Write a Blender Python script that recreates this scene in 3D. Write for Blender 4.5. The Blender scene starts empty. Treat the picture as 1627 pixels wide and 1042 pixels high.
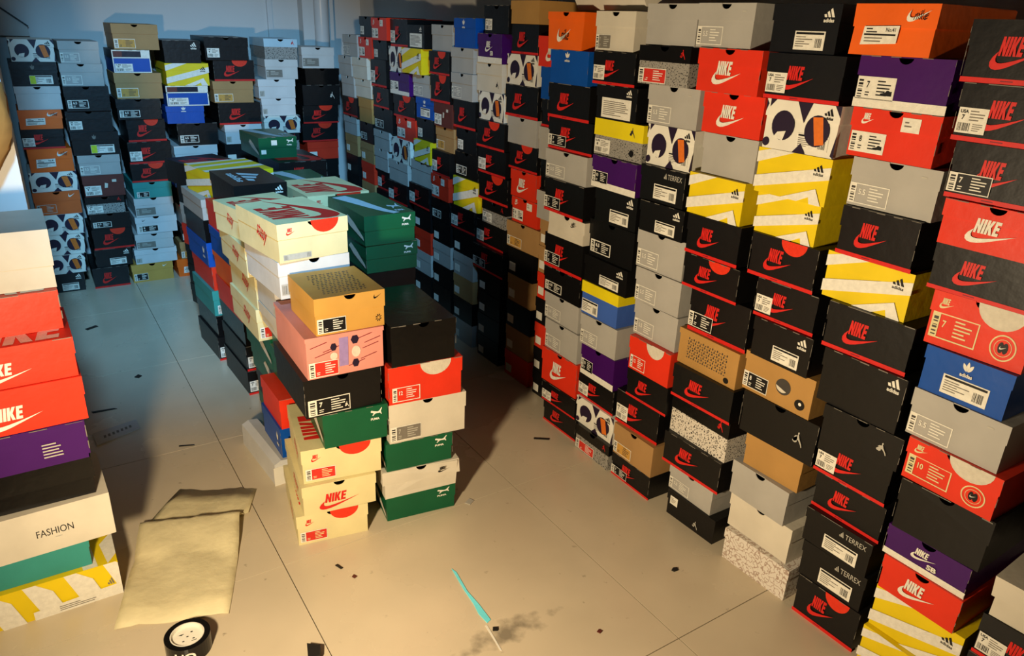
import bpy, bmesh, math, random
from mathutils import Matrix, Vector
random.seed(7)
S = bpy.context.scene
COLL = S.collection

# ------------------------------------------------------------------ camera
cam_d = bpy.data.cameras.new('camera'); cam = bpy.data.objects.new('camera', cam_d); COLL.objects.link(cam)
cam_d.sensor_fit = 'HORIZONTAL'; cam_d.sensor_width = 36.0; cam_d.lens = 1173.68/1627*36.0
cam_d.clip_start = 0.02; cam_d.clip_end = 60
_r = Vector((0.83866393, -0.54338719, 0.03705634)); _u = Vector((0.17736759, 0.33681028, 0.92471594)); _f = Vector((0.51495975, 0.76895331, -0.37884991))
cam.matrix_world = Matrix(((_r.x, _u.x, -_f.x, 0.0), (_r.y, _u.y, -_f.y, 0.0), (_r.z, _u.z, -_f.z, 1.4817), (0, 0, 0, 1)))
S.camera = cam

# ------------------------------------------------------------------ world, lights, exposure
W = bpy.data.worlds.new('world'); S.world = W; W.use_nodes = True
W.node_tree.nodes['Background'].inputs[0].default_value = (0.30, 0.45, 0.62, 1)
W.node_tree.nodes['Background'].inputs[1].default_value = 0.008

def add_light(name, kind, loc, energy, color, target=None, size=0.1, size_y=None):
    d = bpy.data.lights.new(name, kind); d.energy = energy; d.color = color
    if kind == 'AREA':
        d.size = size
        if size_y: d.shape = 'RECTANGLE'; d.size_y = size_y
    else: d.shadow_soft_size = size
    o = bpy.data.objects.new(name, d); COLL.objects.link(o); o.location = loc
    if target: o.rotation_euler = (Vector(target)-Vector(loc)).to_track_quat('-Z', 'Y').to_euler()
    return o
# warm reflector lamp standing low to the left, outside the frame, turned towards the right wall
wl = add_light('warm_work_lamp', 'SPOT', (-0.28, 0.70, 0.90), 176, (1.0, 0.79, 0.51), target=(1.38, 1.90, 0.74), size=0.05)
wl.data.spot_size = math.radians(160); wl.data.spot_blend = 1.0
# cool lamp high behind the camera, turned towards the back of the room
cl = add_light('cool_lamp', 'SPOT', (-0.10, -0.60, 3.00), 1250, (0.23, 0.60, 1.0), target=(0.74, 3.40, 0.97), size=0.16)
cl.data.spot_size = math.radians(34); cl.data.spot_blend = 0.85
S.view_settings.view_transform = 'Standard'; S.view_settings.look = 'None'
S.view_settings.gamma = 1.0; S.view_settings.use_curve_mapping = False
S.view_settings.exposure = 0.0
S.cycles.use_denoising = True
S.cycles.max_bounces = 6; S.cycles.diffuse_bounces = 3; S.cycles.glossy_bounces = 3
S.cycles.caustics_reflective = False; S.cycles.caustics_refractive = False

# ------------------------------------------------------------------ materials
def lin(c):
    c = c/255.0
    return c/12.92 if c <= 0.04045 else ((c+0.055)/1.055)**2.4
def rgb(t): return (lin(t[0]), lin(t[1]), lin(t[2]), 1)
MATS = {}
def mat(name, col, rough=0.55, var=0.10, bump=0.05, scale=9.0, spec=0.35):
    m = bpy.data.materials.new(name); m.use_nodes = True; nt = m.node_tree; N = nt.nodes; L = nt.links
    b = N['Principled BSDF']; b.inputs['Roughness'].default_value = rough
    b.inputs['Specular IOR Level'].default_value = spec
    tc = N.new('ShaderNodeTexCoord'); n1 = N.new('ShaderNodeTexNoise'); n1.inputs['Scale'].default_value = scale; n1.inputs['Detail'].default_value = 5
    L.new(tc.outputs['Object'], n1.inputs['Vector'])
    mr = N.new('ShaderNodeMapRange'); mr.inputs['From Min'].default_value = 0.3; mr.inputs['From Max'].default_value = 0.7
    mr.inputs['To Min'].default_value = 1-var; mr.inputs['To Max'].default_value = 1+var*0.6
    L.new(n1.outputs['Fac'], mr.inputs['Value'])
    mx = N.new('ShaderNodeMix'); mx.data_type = 'RGBA'; mx.blend_type = 'MULTIPLY'; mx.inputs[0].default_value = 1
    mx.inputs['A'].default_value = rgb(col); L.new(mr.outputs['Result'], mx.inputs['B']); L.new(mx.outputs['Result'], b.inputs['Base Color'])
    if bump:
        n2 = N.new('ShaderNodeTexNoise'); n2.inputs['Scale'].default_value = 28; n2.inputs['Detail'].default_value = 3
        L.new(tc.outputs['Object'], n2.inputs['Vector'])
        bp = N.new('ShaderNodeBump'); bp.inputs['Strength'].default_value = bump*4; bp.inputs['Distance'].default_value = 0.004
        L.new(n2.outputs['Fac'], bp.inputs['Height']); L.new(bp.outputs['Normal'], b.inputs['Normal'])
    MATS[name] = m; return m
def speckle_mat(name, base, dots, scale=170.0, thr=0.40, rough=0.55):
    m = mat(name, base, rough); nt = m.node_tree; N = nt.nodes; L = nt.links; b = N['Principled BSDF']
    tc = N.new('ShaderNodeTexCoord'); n = N.new('ShaderNodeTexNoise'); n.inputs['Scale'].default_value = scale; n.inputs['Detail'].default_value = 1.5
    L.new(tc.outputs['Object'], n.inputs['Vector'])
    r = N.new('ShaderNodeValToRGB'); r.color_ramp.interpolation = 'CONSTANT'; r.color_ramp.elements[0].color = rgb(dots); r.color_ramp.elements[1].position = thr; r.color_ramp.elements[1].color = rgb(base)
    L.new(n.outputs['Fac'], r.inputs['Fac']); L.new(r.outputs['Color'], b.inputs['Base Color'])
    return m
for nm, c, ro in [
    ('black_card', (14, 13, 13), 0.40), ('black_gloss_card', (15, 14, 14), 0.22), ('navy_card', (20, 24, 40), 0.4), ('red_card', (218, 50, 26), 0.42),
    ('red_print', (206, 34, 28), 0.45), ('maroon_print', (118, 28, 40), 0.5), ('grey_card', (168, 165, 158), 0.55), ('pale_grey_card', (192, 189, 183), 0.55), ('cream_card', (216, 203, 152), 0.6),
    ('ivory_card', (206, 198, 180), 0.6), ('white_card', (204, 202, 198), 0.55), ('yellow_card', (226, 198, 16), 0.5), ('purple_card', (62, 14, 92), 0.38), ('dark_purple_print', (34, 20, 44), 0.5),
    ('blue_card', (8, 74, 160), 0.42), ('orange_card', (232, 98, 18), 0.48), ('dull_orange_card', (206, 92, 34), 0.5), ('tan_card', (164, 126, 78), 0.62), ('kraft_card', (172, 130, 70), 0.65), ('gold_tan_card', (196, 146, 66), 0.6),
    ('green_card', (10, 84, 52), 0.36), ('teal_card', (52, 140, 132), 0.45), ('brown_red_card', (92, 42, 34), 0.5), ('pink_card', (216, 140, 126), 0.5),
    ('lilac_print', (150, 126, 176), 0.5), ('orange_print', (216, 110, 34), 0.5), ('paper_white', (226, 222, 208), 0.6), ('print_black', (14, 13, 13), 0.5), ('print_grey', (118, 112, 102), 0.55), ('light_grey_print', (176, 172, 160), 0.55),
    ('label_red', (204, 48, 36), 0.5), ('dark_grey_print', (64, 60, 56), 0.5), ('bright_yellow_card', (226, 206, 20), 0.5), ('sky_blue_card', (60, 96, 176), 0.5), ('lime_print', (190, 206, 40), 0.5),
    ('bone_card', (178, 171, 156), 0.6), ('pale_blue_print', (170, 196, 206), 0.5), ('scrap_dark', (30, 28, 26), 0.5), ('tape_black', (16, 15, 15), 0.22), ('cyan_light_streak', (120, 236, 252), 0.15), ('burlap', (150, 108, 52), 0.9), ('foam_white', (206, 206, 204), 0.4)]:
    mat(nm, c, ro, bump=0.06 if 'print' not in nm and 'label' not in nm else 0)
speckle_mat('speckle_grey_card', (146, 142, 134), (30, 28, 28), 230, 0.40)
speckle_mat('speckle_white_card', (208, 200, 186), (26, 24, 24), 230, 0.41)
speckle_mat('script_pattern', (196, 146, 66), (52, 40, 30), 210, 0.47)
mm = speckle_mat('monogram_pattern', (214, 206, 194), (214, 206, 194), 62, 0.46)
for nd in mm.node_tree.nodes:
    if nd.type == 'VALTORGB':
        e = nd.color_ramp.elements.new(0.53); e.color = rgb((214, 206, 194)); nd.color_ramp.elements[1].color = rgb((168, 148, 134))

def tile_material():
    m = bpy.data.materials.new('polished_tile'); m.use_nodes = True; nt = m.node_tree; N = nt.nodes; L = nt.links; b = N['Principled BSDF']
    g = N.new('ShaderNodeNewGeometry')
    n1 = N.new('ShaderNodeTexNoise'); n1.inputs['Scale'].default_value = 2.2; n1.inputs['Detail'].default_value = 7; L.new(g.outputs['Position'], n1.inputs['Vector'])
    r1 = N.new('ShaderNodeValToRGB'); r1.color_ramp.elements[0].position = 0.32; r1.color_ramp.elements[0].color = rgb((196, 182, 156)); r1.color_ramp.elements[1].position = 0.68; r1.color_ramp.elements[1].color = rgb((214, 199, 171))
    L.new(n1.outputs['Fac'], r1.inputs['Fac'])
    # small specks of dirt
    n2 = N.new('ShaderNodeTexNoise'); n2.inputs['Scale'].default_value = 34; n2.inputs['Detail'].default_value = 4; L.new(g.outputs['Position'], n2.inputs['Vector'])
    r2 = N.new('ShaderNodeValToRGB'); r2.color_ramp.elements[0].position = 0.20; r2.color_ramp.elements[0].color = (0.35, 0.33, 0.3, 1); r2.color_ramp.elements[1].position = 0.31; r2.color_ramp.elements[1].color = (1, 1, 1, 1)
    L.new(n2.outputs['Fac'], r2.inputs['Fac'])
    mx = N.new('ShaderNodeMix'); mx.data_type = 'RGBA'; mx.blend_type = 'MULTIPLY'; mx.inputs[0].default_value = 0.8
    L.new(r1.outputs['Color'], mx.inputs['A']); L.new(r2.outputs['Color'], mx.inputs['B'])
    # scuffed dark smear on the front tile
    mp = N.new('ShaderNodeMapping'); mp.vector_type = 'POINT'; mp.inputs['Location'].default_value = (-0.85, -1.235, 0)
    L.new(g.outputs['Position'], mp.inputs['Vector'])
    mp2 = N.new('ShaderNodeMapping'); mp2.inputs['Rotation'].default_value = (0, 0, math.radians(48)); mp2.inputs['Scale'].default_value = (7.0, 26.0, 1); L.new(mp.outputs['Vector'], mp2.inputs['Vector'])
    ln = N.new('ShaderNodeVectorMath'); ln.operation = 'LENGTH'; L.new(mp2.outputs['Vector'], ln.inputs[0])
    n3 = N.new('ShaderNodeTexNoise'); n3.inputs['Scale'].default_value = 24; n3.inputs['Detail'].default_value = 6; L.new(g.outputs['Position'], n3.inputs['Vector'])
    ad = N.new('ShaderNodeMath'); ad.operation = 'MULTIPLY_ADD'; ad.inputs[1].default_value = 2.4; L.new(n3.outputs['Fac'], ad.inputs[0]); L.new(ln.outputs['Value'], ad.inputs[2])
    r3 = N.new('ShaderNodeMapRange'); r3.inputs['From Min'].default_value = 1.3; r3.inputs['From Max'].default_value = 2.2; r3.inputs['To Min'].default_value = 0.42; r3.inputs['To Max'].default_value = 1
    L.new(ad.outputs['Value'], r3.inputs['Value'])
    m2 = N.new('ShaderNodeMix'); m2.data_type = 'RGBA'; m2.blend_type = 'MULTIPLY'; m2.inputs[0].default_value = 1
    L.new(mx.outputs['Result'], m2.inputs['A']); L.new(r3.outputs['Result'], m2.inputs['B']); L.new(m2.outputs['Result'], b.inputs['Base Color'])
    rr = N.new('ShaderNodeMapRange'); rr.inputs['To Min'].default_value = 0.16; rr.inputs['To Max'].default_value = 0.36; L.new(n1.outputs['Fac'], rr.inputs['Value']); L.new(rr.outputs['Result'], b.inputs['Roughness'])
    b.inputs['Specular IOR Level'].default_value = 0.5
    MATS['polished_tile'] = m
tile_material()
mat('dim_plaster', (104, 100, 94), 0.85, var=0.06, bump=0.02, scale=1.5); mat('grout', (96, 84, 68), 0.8); mat('wall_paint', (196, 194, 190), 0.75, var=0.05, bump=0.02, scale=1.5); mat('pipe_white', (196, 196, 194), 0.3, var=0.03, bump=0)
mat('wrapping_paper', (218, 206, 164), 0.7, var=0.10, bump=0.2, scale=14)

# ------------------------------------------------------------------ helpers
def link(o, parent=None):
    COLL.objects.link(o)
    if parent is not None: o.parent = parent
    return o
def mesh_obj(name, verts, faces, mats, parent=None, fm=None, smooth=False):
    me = bpy.data.meshes.new(name); me.from_pydata(verts, [], faces); me.update()
    for m in (mats if isinstance(mats, (list, tuple)) else [mats]): me.materials.append(MATS[m])
    if fm: me.polygons.foreach_set('material_index', fm)
    if smooth: me.polygons.foreach_set('use_smooth', [True]*len(me.polygons))
    return link(bpy.data.objects.new(name, me), parent)
def tag(o, label, cat, group=None):
    o['label'] = label; o['category'] = cat
    if group: o['group'] = group
    return o
def empty(name, loc, rz=0.0):
    o = bpy.data.objects.new(name, None); o.empty_display_size = 0.05; COLL.objects.link(o)
    o.location = loc; o.rotation_euler = (0, 0, rz); return o
class MB:
    def __init__(s): s.v = []; s.f = []; s.m = []
    def box(s, x0, x1, y0, y1, z0, z1, mi=0):
        k = len(s.v); s.v += [(x0,y0,z0),(x1,y0,z0),(x1,y1,z0),(x0,y1,z0),(x0,y0,z1),(x1,y0,z1),(x1,y1,z1),(x0,y1,z1)]
        s.f += [(k,k+3,k+2,k+1),(k+4,k+5,k+6,k+7),(k,k+1,k+5,k+4),(k+1,k+2,k+6,k+5),(k+2,k+3,k+7,k+6),(k+3,k,k+4,k+7)]; s.m += [mi]*6
    def prism_xz(s, poly, y0, y1, mi=0):     # polygon in x,z (counter-clockwise seen from -y), extruded in y
        k = len(s.v); n = len(poly)
        s.v += [(x, y0, z) for x, z in poly] + [(x, y1, z) for x, z in poly]
        s.f.append(tuple(range(k, k+n))); s.f.append(tuple(range(k+2*n-1, k+n-1, -1))); s.m += [mi]*2
        for i in range(n):
            j = (i+1) % n; s.f.append((k+j, k+i, k+n+i, k+n+j)); s.m.append(mi)
    def prism_xy(s, poly, z0, z1, mi=0):
        k = len(s.v); n = len(poly)
        s.v += [(x, y, z0) for x, y in poly] + [(x, y, z1) for x, y in poly]
        s.f.append(tuple(range(k+n-1, k-1, -1))); s.f.append(tuple(range(k+n, k+2*n))); s.m += [mi]*2
        for i in range(n):
            j = (i+1) % n; s.f.append((k+i, k+j, k+n+j, k+n+i)); s.m.append(mi)
    def build(s, name, mats, parent=None, smooth=False):
        return mesh_obj(name, s.v, s.f, mats, parent, s.m, smooth)

# ------------------------------------------------------------------ the room
def struct(o): o['kind'] = 'structure'; return o
fb = MB(); fb.box(-4.0, 2.05, -4.0, 5.02, -0.06, -0.006); floor = struct(fb.build('floor', 'grout'))
TX = 0.430; TY = 1.7855; T = 0.8; GAP = 0.0013
tile_me = {}
for i in range(-6, 3):
    for j in range(-8, 5):
        x0 = max(TX+i*T, -4.0)+GAP; x1 = min(TX+(i+1)*T, 2.05)-GAP; y0 = max(TY+j*T, -4.0)+GAP; y1 = min(TY+(j+1)*T, 5.02)-GAP
        if x1-x0 < 0.02 or y1-y0 < 0.02: continue
        key = (round(x1-x0, 3), round(y1-y0, 3))
        if key not in tile_me:
            b = MB(); b.box(0, x1-x0, 0, y1-y0, -0.012, 0.0); o = b.build('floor_tile', 'polished_tile', floor); tile_me[key] = o.data
        else: o = link(bpy.data.objects.new('floor_tile', tile_me[key]), floor)
        o.location = (x0, y0, 0)
def wall(name, x0, x1, y0, y1, z0=-0.06, z1=3.3, m='wall_paint'):
    b = MB(); b.box(x0, x1, y0, y1, z0, z1); return struct(b.build(name, m))
wall('wall_back', -0.02, 2.17, 5.02, 5.14)
wall('wall_right', 2.05, 2.17, -4.0, 5.02)
wall('wall_left', -4.12, -0.012, 2.34, 5.14)
wall('wall_far_left', -4.12, -4.0, -4.0, 2.34, m='dim_plaster')
wall('wall_front', -4.12, 2.17, -4.12, -4.0, m='dim_plaster')
b = MB(); b.box(-4.12, 2.17, -4.12, 5.14, 3.3, 3.4); struct(b.build('ceiling', 'dim_plaster'))
b = MB(); b.box(1.63, 1.83, 4.93, 5.02, 0, 3.3); struct(b.build('trim_1', 'wall_paint'))
b = MB(); b.box(1.432, 1.462, 5.0, 5.02, 0, 3.3); struct(b.build('trim_2', 'pipe_white'))
pv = MB(); pv.prism_xy([(1.735+0.045*math.cos(a*math.pi/10), 4.885+0.045*math.sin(a*math.pi/10)) for a in range(20)], 0, 3.3); struct(pv.build('trim_3', 'pipe_white', smooth=True))
# ------------------------------------------------------------------ flat print (logos, labels) drawn as polygons
def font_polys(text, bold=0.0, shear=0.0):
    c = bpy.data.curves.new('type', 'FONT'); c.body = text; c.offset = bold; c.shear = shear; c.resolution_u = 3
    o = bpy.data.objects.new('type', c); COLL.objects.link(o)
    bpy.context.view_layer.update()
    me = bpy.data.meshes.new_from_object(o.evaluated_get(bpy.context.evaluated_depsgraph_get()))
    P = [[(me.vertices[i].co.x, me.vertices[i].co.y) for i in f.vertices] for f in me.polygons]
    bpy.data.objects.remove(o); bpy.data.curves.remove(c); bpy.data.meshes.remove(me)
    xs = [x for p in P for x, y in p]; ys = [y for p in P for x, y in p]
    x0, y0, w, h = min(xs), min(ys), max(xs)-min(xs), max(ys)-min(ys)
    return [[((x-x0)/w, (y-y0)/h) for x, y in p] for p in P]
_FONT = {}
def text(t, u0, v0, u1, v1, bold=0.02, shear=0.0, rot=0.0):
    k = (t, bold, shear)
    if k not in _FONT: _FONT[k] = font_polys(t, bold, shear)
    return place(_FONT[k], u0, v0, u1, v1, rot)
def place(polys, u0, v0, u1, v1, rot=0.0):
    cu, cv = (u0+u1)/2, (v0+v1)/2; c, s = math.cos(rot), math.sin(rot); out = []
    for p in polys:
        q = []
        for x, y in p:
            a = (x-0.5)*(u1-u0); b = (y-0.5)*(v1-v0); q.append((cu+a*c-b*s, cv+a*s+b*c))
        out.append(q)
    return out
def rect(u0, v0, u1, v1): return [(u0, v0), (u1, v0), (u1, v1), (u0, v1)]
def disc(cu, cv, r, n=24, a0=0.0, a1=2*math.pi, ry=None):
    ry = ry or r
    full = abs(a1-a0) > 6.28
    return [(cu+r*math.cos(a0+(a1-a0)*i/(n if full else n-1)), cv+ry*math.sin(a0+(a1-a0)*i/(n if full else n-1))) for i in range(n)]
def ring(cu, cv, r0, r1, n=28):
    o = disc(cu, cv, r1, n); i = disc(cu, cv, r0, n)
    return [[o[k], o[(k+1) % n], i[(k+1) % n], i[k]] for k in range(n)]
def frame(u0, v0, u1, v1, t): return [rect(u0, v0, u1, v0+t), rect(u0, v1-t, u1, v1), rect(u0, v0+t, u0+t, v1-t), rect(u1-t, v0+t, u1, v1-t)]
def clip(poly, u0, v0, u1, v1):
    def cut(P, ins, inter):
        R = []
        for i in range(len(P)):
            a, b = P[i-1], P[i]
            if ins(b):
                if not ins(a): R.append(inter(a, b))
                R.append(b)
            elif ins(a): R.append(inter(a, b))
        return R
    def ix(x): return lambda a, b: (x, a[1]+(b[1]-a[1])*(x-a[0])/(b[0]-a[0]))
    def iy(y): return lambda a, b: (a[0]+(b[0]-a[0])*(y-a[1])/(b[1]-a[1]), y)
    P = poly
    for ins, it in ((lambda p: p[0] >= u0, ix(u0)), (lambda p: p[0] <= u1, ix(u1)), (lambda p: p[1] >= v0, iy(v0)), (lambda p: p[1] <= v1, iy(v1))):
        if len(P) >= 3: P = cut(P, ins, it)
    return P
_N = [[(0,0),(0,1),(.26,1),(.46,.48),(.46,1),(.72,1),(.72,0),(.47,0),(.26,.52),(.26,0)], [(0,0),(0,1),(.28,1),(.28,0)],
      [(0,0),(0,1),(.27,1),(.27,.62),(.44,1),(.74,1),(.5,.52),(.76,0),(.46,0),(.27,.42),(.27,0)],
      [(0,0),(0,1),(.6,1),(.6,.78),(.27,.78),(.27,.62),(.56,.62),(.56,.4),(.27,.4),(.27,.22),(.6,.22),(.6,0)]]
_off = [0, .80, 1.16, 1.98]
BLOCK4 = [[((x+_off[i]+.2*y)/2.78, y) for x, y in p] for i, p in enumerate(_N)]
TICK = [(1.0,.60),(.80,.44),(.60,.29),(.42,.16),(.28,.085),(.17,.06),(.08,.08),(.02,.16),(.01,.28),(.05,.42),(.11,.53),(.16,.60),(.128,.48),(.118,.38),(.135,.30),(.18,.26),(.26,.255),(.38,.29),(.55,.36),(.75,.46)]
TICK = [(x, (y-.06)/.54) for x, y in TICK][::-1]
def wordtick(u0, v0, u1, v1):        # block word over a tick
    w, h = u1-u0, v1-v0
    return place([TICK], u0, v0, u1, v0+h*0.56) + place(BLOCK4, u0+w*0.15, v0+h*0.42, u0+w*0.68, v1)
def bars3(u0, v0, u1, v1, word=True):
    w, h = u1-u0, v1-v0; b = v0+(h*0.36 if word else 0); H = v1-b; P = []
    for i, top in enumerate((0.36, 0.68, 1.0)):
        x = u0+w*(0.06+0.35*i); tw = w*0.24; t = H*top
        P.append([(x, b), (x+tw, b), (x+tw-0.30*w*top-0.02*w, b+t), (x-0.24*w*top, b+t*0.80)])
    if word: P += text('adidas', u0, v0, u1, v0+h*0.27, 0.03)
    return P
def leaf3(u0, v0, u1, v1, word=True):
    w, h = u1-u0, v1-v0; b = v0+(h*0.30 if word else 0); H = v1-b; c = (u0+u1)/2; P = []
    for ang, ln in ((0, 1.0), (0.62, 0.95), (-0.62, 0.95)):
        L = []
        for t in range(9):
            s = t/8; wd = math.sin(s*math.pi)**0.8*0.17
            L.append((wd, 0.12+s*0.88*ln))
        L = L+[(-x, y) for x, y in L[::-1][1:-1]]
        P.append([(c+(x*math.cos(ang)+y*math.sin(ang))*w*0.62, b+(y*math.cos(ang)-x*math.sin(ang))*H) for x, y in L][::-1])
    if word: P += text('adidas', u0+w*0.08, v0, u1-w*0.08, v0+h*0.24, 0.03)
    return P
CAT = [(.02,.70),(.10,.80),(.24,.72),(.42,.66),(.58,.60),(.70,.64),(.80,.78),(.92,.98),(.98,.96),(.93,.80),(.86,.62),(.90,.45),(.94,.28),(.88,.25),(.80,.42),(.66,.42),(.52,.44),(.40,.40),(.30,.30),(.24,.18),(.14,.20),(.22,.36),(.26,.48),(.16,.54),(.05,.58)]
def cat(u0, v0, u1, v1, word=True, rot=0.0):
    P = [[(x, y*0.78+0.24) for x, y in CAT][::-1]]
    if word: P += [[(x*0.72+0.02, y*0.20) for x, y in p] for p in text('PUMA', 0, 0, 1, 1, 0.05)]
    return place(P, u0, v0, u1, v1, rot)
JUMP = [(.50,1.0),(.58,.97),(.58,.88),(.53,.84),(.60,.72),(.66,.58),(.78,.44),(.92,.28),(1.0,.10),(.94,.06),(.84,.22),(.70,.36),(.56,.46),(.44,.46),(.30,.34),(.14,.32),(.02,.40),(.0,.34),(.12,.25),(.32,.24),(.46,.34),(.42,.50),(.42,.62),(.28,.64),(.16,.56),(.12,.60),(.26,.72),(.42,.74),(.47,.84),(.44,.92)]
JUMP = [(x, y) for x, y in JUMP]
def leaper(u0, v0, u1, v1): return place([JUMP], u0, v0, u1, v1)
def barcode(u0, v0, u1, v1, n=9, horiz=False, seed=3):
    rnd = random.Random(seed); P = []; t = 0.0; ws = [rnd.uniform(0.4, 1.6) for _ in range(2*n)]; tot = sum(ws)
    for i, w in enumerate(ws):
        a, b = t/tot, (t+w)/tot; t += w
        if i % 2 == 0: P.append(rect(u0, v0+a*(v1-v0), u1, v0+b*(v1-v0)) if horiz else rect(u0+a*(u1-u0), v0, u0+b*(u1-u0), v1))
    return P
def lines(u0, v0, u1, v1, n=5, seed=1):
    rnd = random.Random(seed); P = []; h = (v1-v0)/n
    for i in range(n): P.append(rect(u0, v1-(i+0.62)*h, u0+(u1-u0)*rnd.uniform(0.45, 1.0), v1-(i+0.22)*h))
    return P
def label_strip(u0, v0, u1, v1, block, ink, size=None, fill=None):      # barcode strip on the left, printed block on the right
    w, h = u1-u0, v1-v0; f = u0+w*0.20
    D = [('paper_white', [rect(u0, v0, u1, v1)], 0), ('print_black', barcode(u0+w*0.04, v0+h*0.08, u0+w*0.16, v1-h*0.08, 7, True), 1), (block, [rect(f, v0+h*0.05, u1-w*0.02, v1-h*0.05)], 1)]
    D.append((ink, lines(f+w*0.34, v0+h*0.14, u1-w*0.08, v1-h*0.12, 5), 2))
    if size: D.append((ink, text(size, f+w*0.06, v0+h*0.50, f+w*(0.08+0.055*len(size)), v0+h*0.80, 0.03), 2))
    D.append((ink, lines(f+w*0.05, v0+h*0.12, f+w*0.24, v0+h*0.36, 2, 4), 2))
    return D
def label_frame(u0, v0, u1, v1, ink='paper_white', size=None, strip=True):  # printed straight on the card inside a thin frame
    w, h = u1-u0, v1-v0
    D = [(ink, frame(u0, v0, u1, v1, h*0.05), 0), (ink, lines(u0+w*0.50, v0+h*0.16, u1-w*0.10, v1-h*0.12, 5), 0)]
    if strip: D += [(ink, [rect(u0, v0, u0+w*0.17, v1)], 1), ('dark_grey_print', barcode(u0+w*0.04, v0+h*0.10, u0+w*0.14, v1-h*0.10, 6, True), 2)]
    if size: D.append((ink, text(size, u0+w*0.24, v0+h*0.46, u0+w*(0.27+0.05*len(size)), v0+h*0.74, 0.02), 1))
    return D
def label_sticker(u0, v0, u1, v1, size='7', word='USA'):
    w, h = u1-u0, v1-v0
    return [('paper_white', [rect(u0, v0, u1, v1)], 0), ('print_black', text(word, u0+w*0.06, v0+h*0.78, u0+w*0.34, v0+h*0.92, 0.04)+text(size, u0+w*0.14, v0+h*0.52, u0+w*0.24, v0+h*0.72, 0.04)+barcode(u0+w*0.06, v0+h*0.08, u0+w*0.50, v0+h*0.40, 10), 1),
            ('print_grey', lines(u0+w*0.40, v0+h*0.46, u1-w*0.06, v1-h*0.08, 4)+lines(u0+w*0.56, v0+h*0.08, u1-w*0.06, v0+h*0.40, 4, 6), 1)]
def label_bar(u0, v0, u1, v1):       # black heading bar, barcode on the right
    w, h = u1-u0, v1-v0
    return [('paper_white', [rect(u0, v0, u1, v1)], 0), ('print_black', [rect(u0+w*0.04, v1-h*0.18, u1-w*0.04, v1-h*0.06)]+barcode(u0+w*0.70, v0+h*0.14, u1-w*0.07, v0+h*0.62, 9), 1), ('print_grey', lines(u0+w*0.05, v0+h*0.12, u0+w*0.62, v1-h*0.26, 5, 8), 1)]
def shoe(u0, v0, u1, v1):
    return place([[(0,.1),(0,.42),(.14,.5),(.40,.62),(.52,.95),(.66,1.0),(.82,.82),(.98,.86),(1.0,.1)]], u0, v0, u1, v1)

def shift(D, du=0, dv=0): return [(m, [[(u+du, v+dv) for u, v in p] for p in P], l) for m, P, l in D]

# ------------------------------------------------------------------ kinds of shoe box: card colours and the print on each face
# front face runs 0..1.9 across and 0..1 up; side face 0..3 across; top face 0..1.9 across, 0..3 deep
def stripes_white(w=1.9):
    k = w/1.9
    P = [[(0,.10),(1.9*k,.58),(1.9*k,.84),(0,.36)], [(0,.66),(0.95*k,1.0),(.35*k,1.0),(0,.90)], [(.75*k,0),(1.62*k,.34),(1.80*k,0),(1.52*k,0),(1.48*k,.14),(1.2*k,0)]]
    return [('paper_white', [clip(p, 0, 0, w, 1) for p in P], 0)]
def ring_print():
    K = 'dark_purple_print'
    return [(K, [disc(.52,.50,.30,22), disc(.12,.13,.09,14), [(.82,1),(1.20,1),(1.04,.60)], disc(1.40,.48,.31,22), [(.10,1),(.26,1),(.10,.84)], clip([(.86,0),(1.20,0),(1.05,.20)],0,0,1.9,1), [(1.74,1),(1.9,1),(1.9,.78)], [(1.82,.05),(1.9,.0),(1.9,.5)], [(0,.74),(0,.98),(.06,.9)]], 0),
            ('paper_white', [[(.56,.20),(.62,.40),(.40,.36),(.30,.24)]], 1), ('orange_print', [[(1.26,.74),(1.50,.76),(1.62,.24),(1.40,.20)]], 1)]
def top_word(mat_):                  # big word and tick along the lid, reading front to back
    f = lambda P, t0, t1, a, b: [[(b-v*(b-a), t0+u*(t1-t0)) for u, v in p][::-1] for p in P]
    return [(mat_, f(BLOCK4, .50, 2.1, .16, 1.08)+f([TICK], .03, 2.95, .68, 1.86), 0)]
RED_N = ('red_print', wordtick(.42, .20, 1.22, .76), 0)
def k_black_word(flap=False, lab=None, stripe=True, dark=False):
    parts = [('logo', 'front', [('red_print', wordtick(.44, .22, 1.22, .74), 0)])]
    if stripe: parts.append(('base_stripe', 'front', [('red_print', [rect(0, .0, 1.9, .085)], 0), ('maroon_print', lines(.70, .02, 1.1, .065, 1), 1)]))
    if flap: parts.append(('half_round_print', 'front', [('red_card', [disc(1.22, 1.0, .36, 14, math.pi, 2*math.pi, .30)], 0)]))
    if lab == 'sticker': parts.append(('label', 'front', shift(label_sticker(.0, .14, .52, .58), .05)))
    if lab == 'black': parts.append(('label', 'front', label_strip(.03, .12, .82, .46, 'print_black', 'paper_white', '7')))
    return dict(body='black_card', lid='black_card', lr=.42, notch=False, parts=parts + [('top_print', 'top', top_word('red_print'))])
def K(body, lid=None, lr=.38, notch=True, parts=(), look='', crumple=0.0015): return dict(body=body, lid=lid or body, lr=lr, notch=notch, parts=list(parts), look=look, crumple=crumple)
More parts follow.
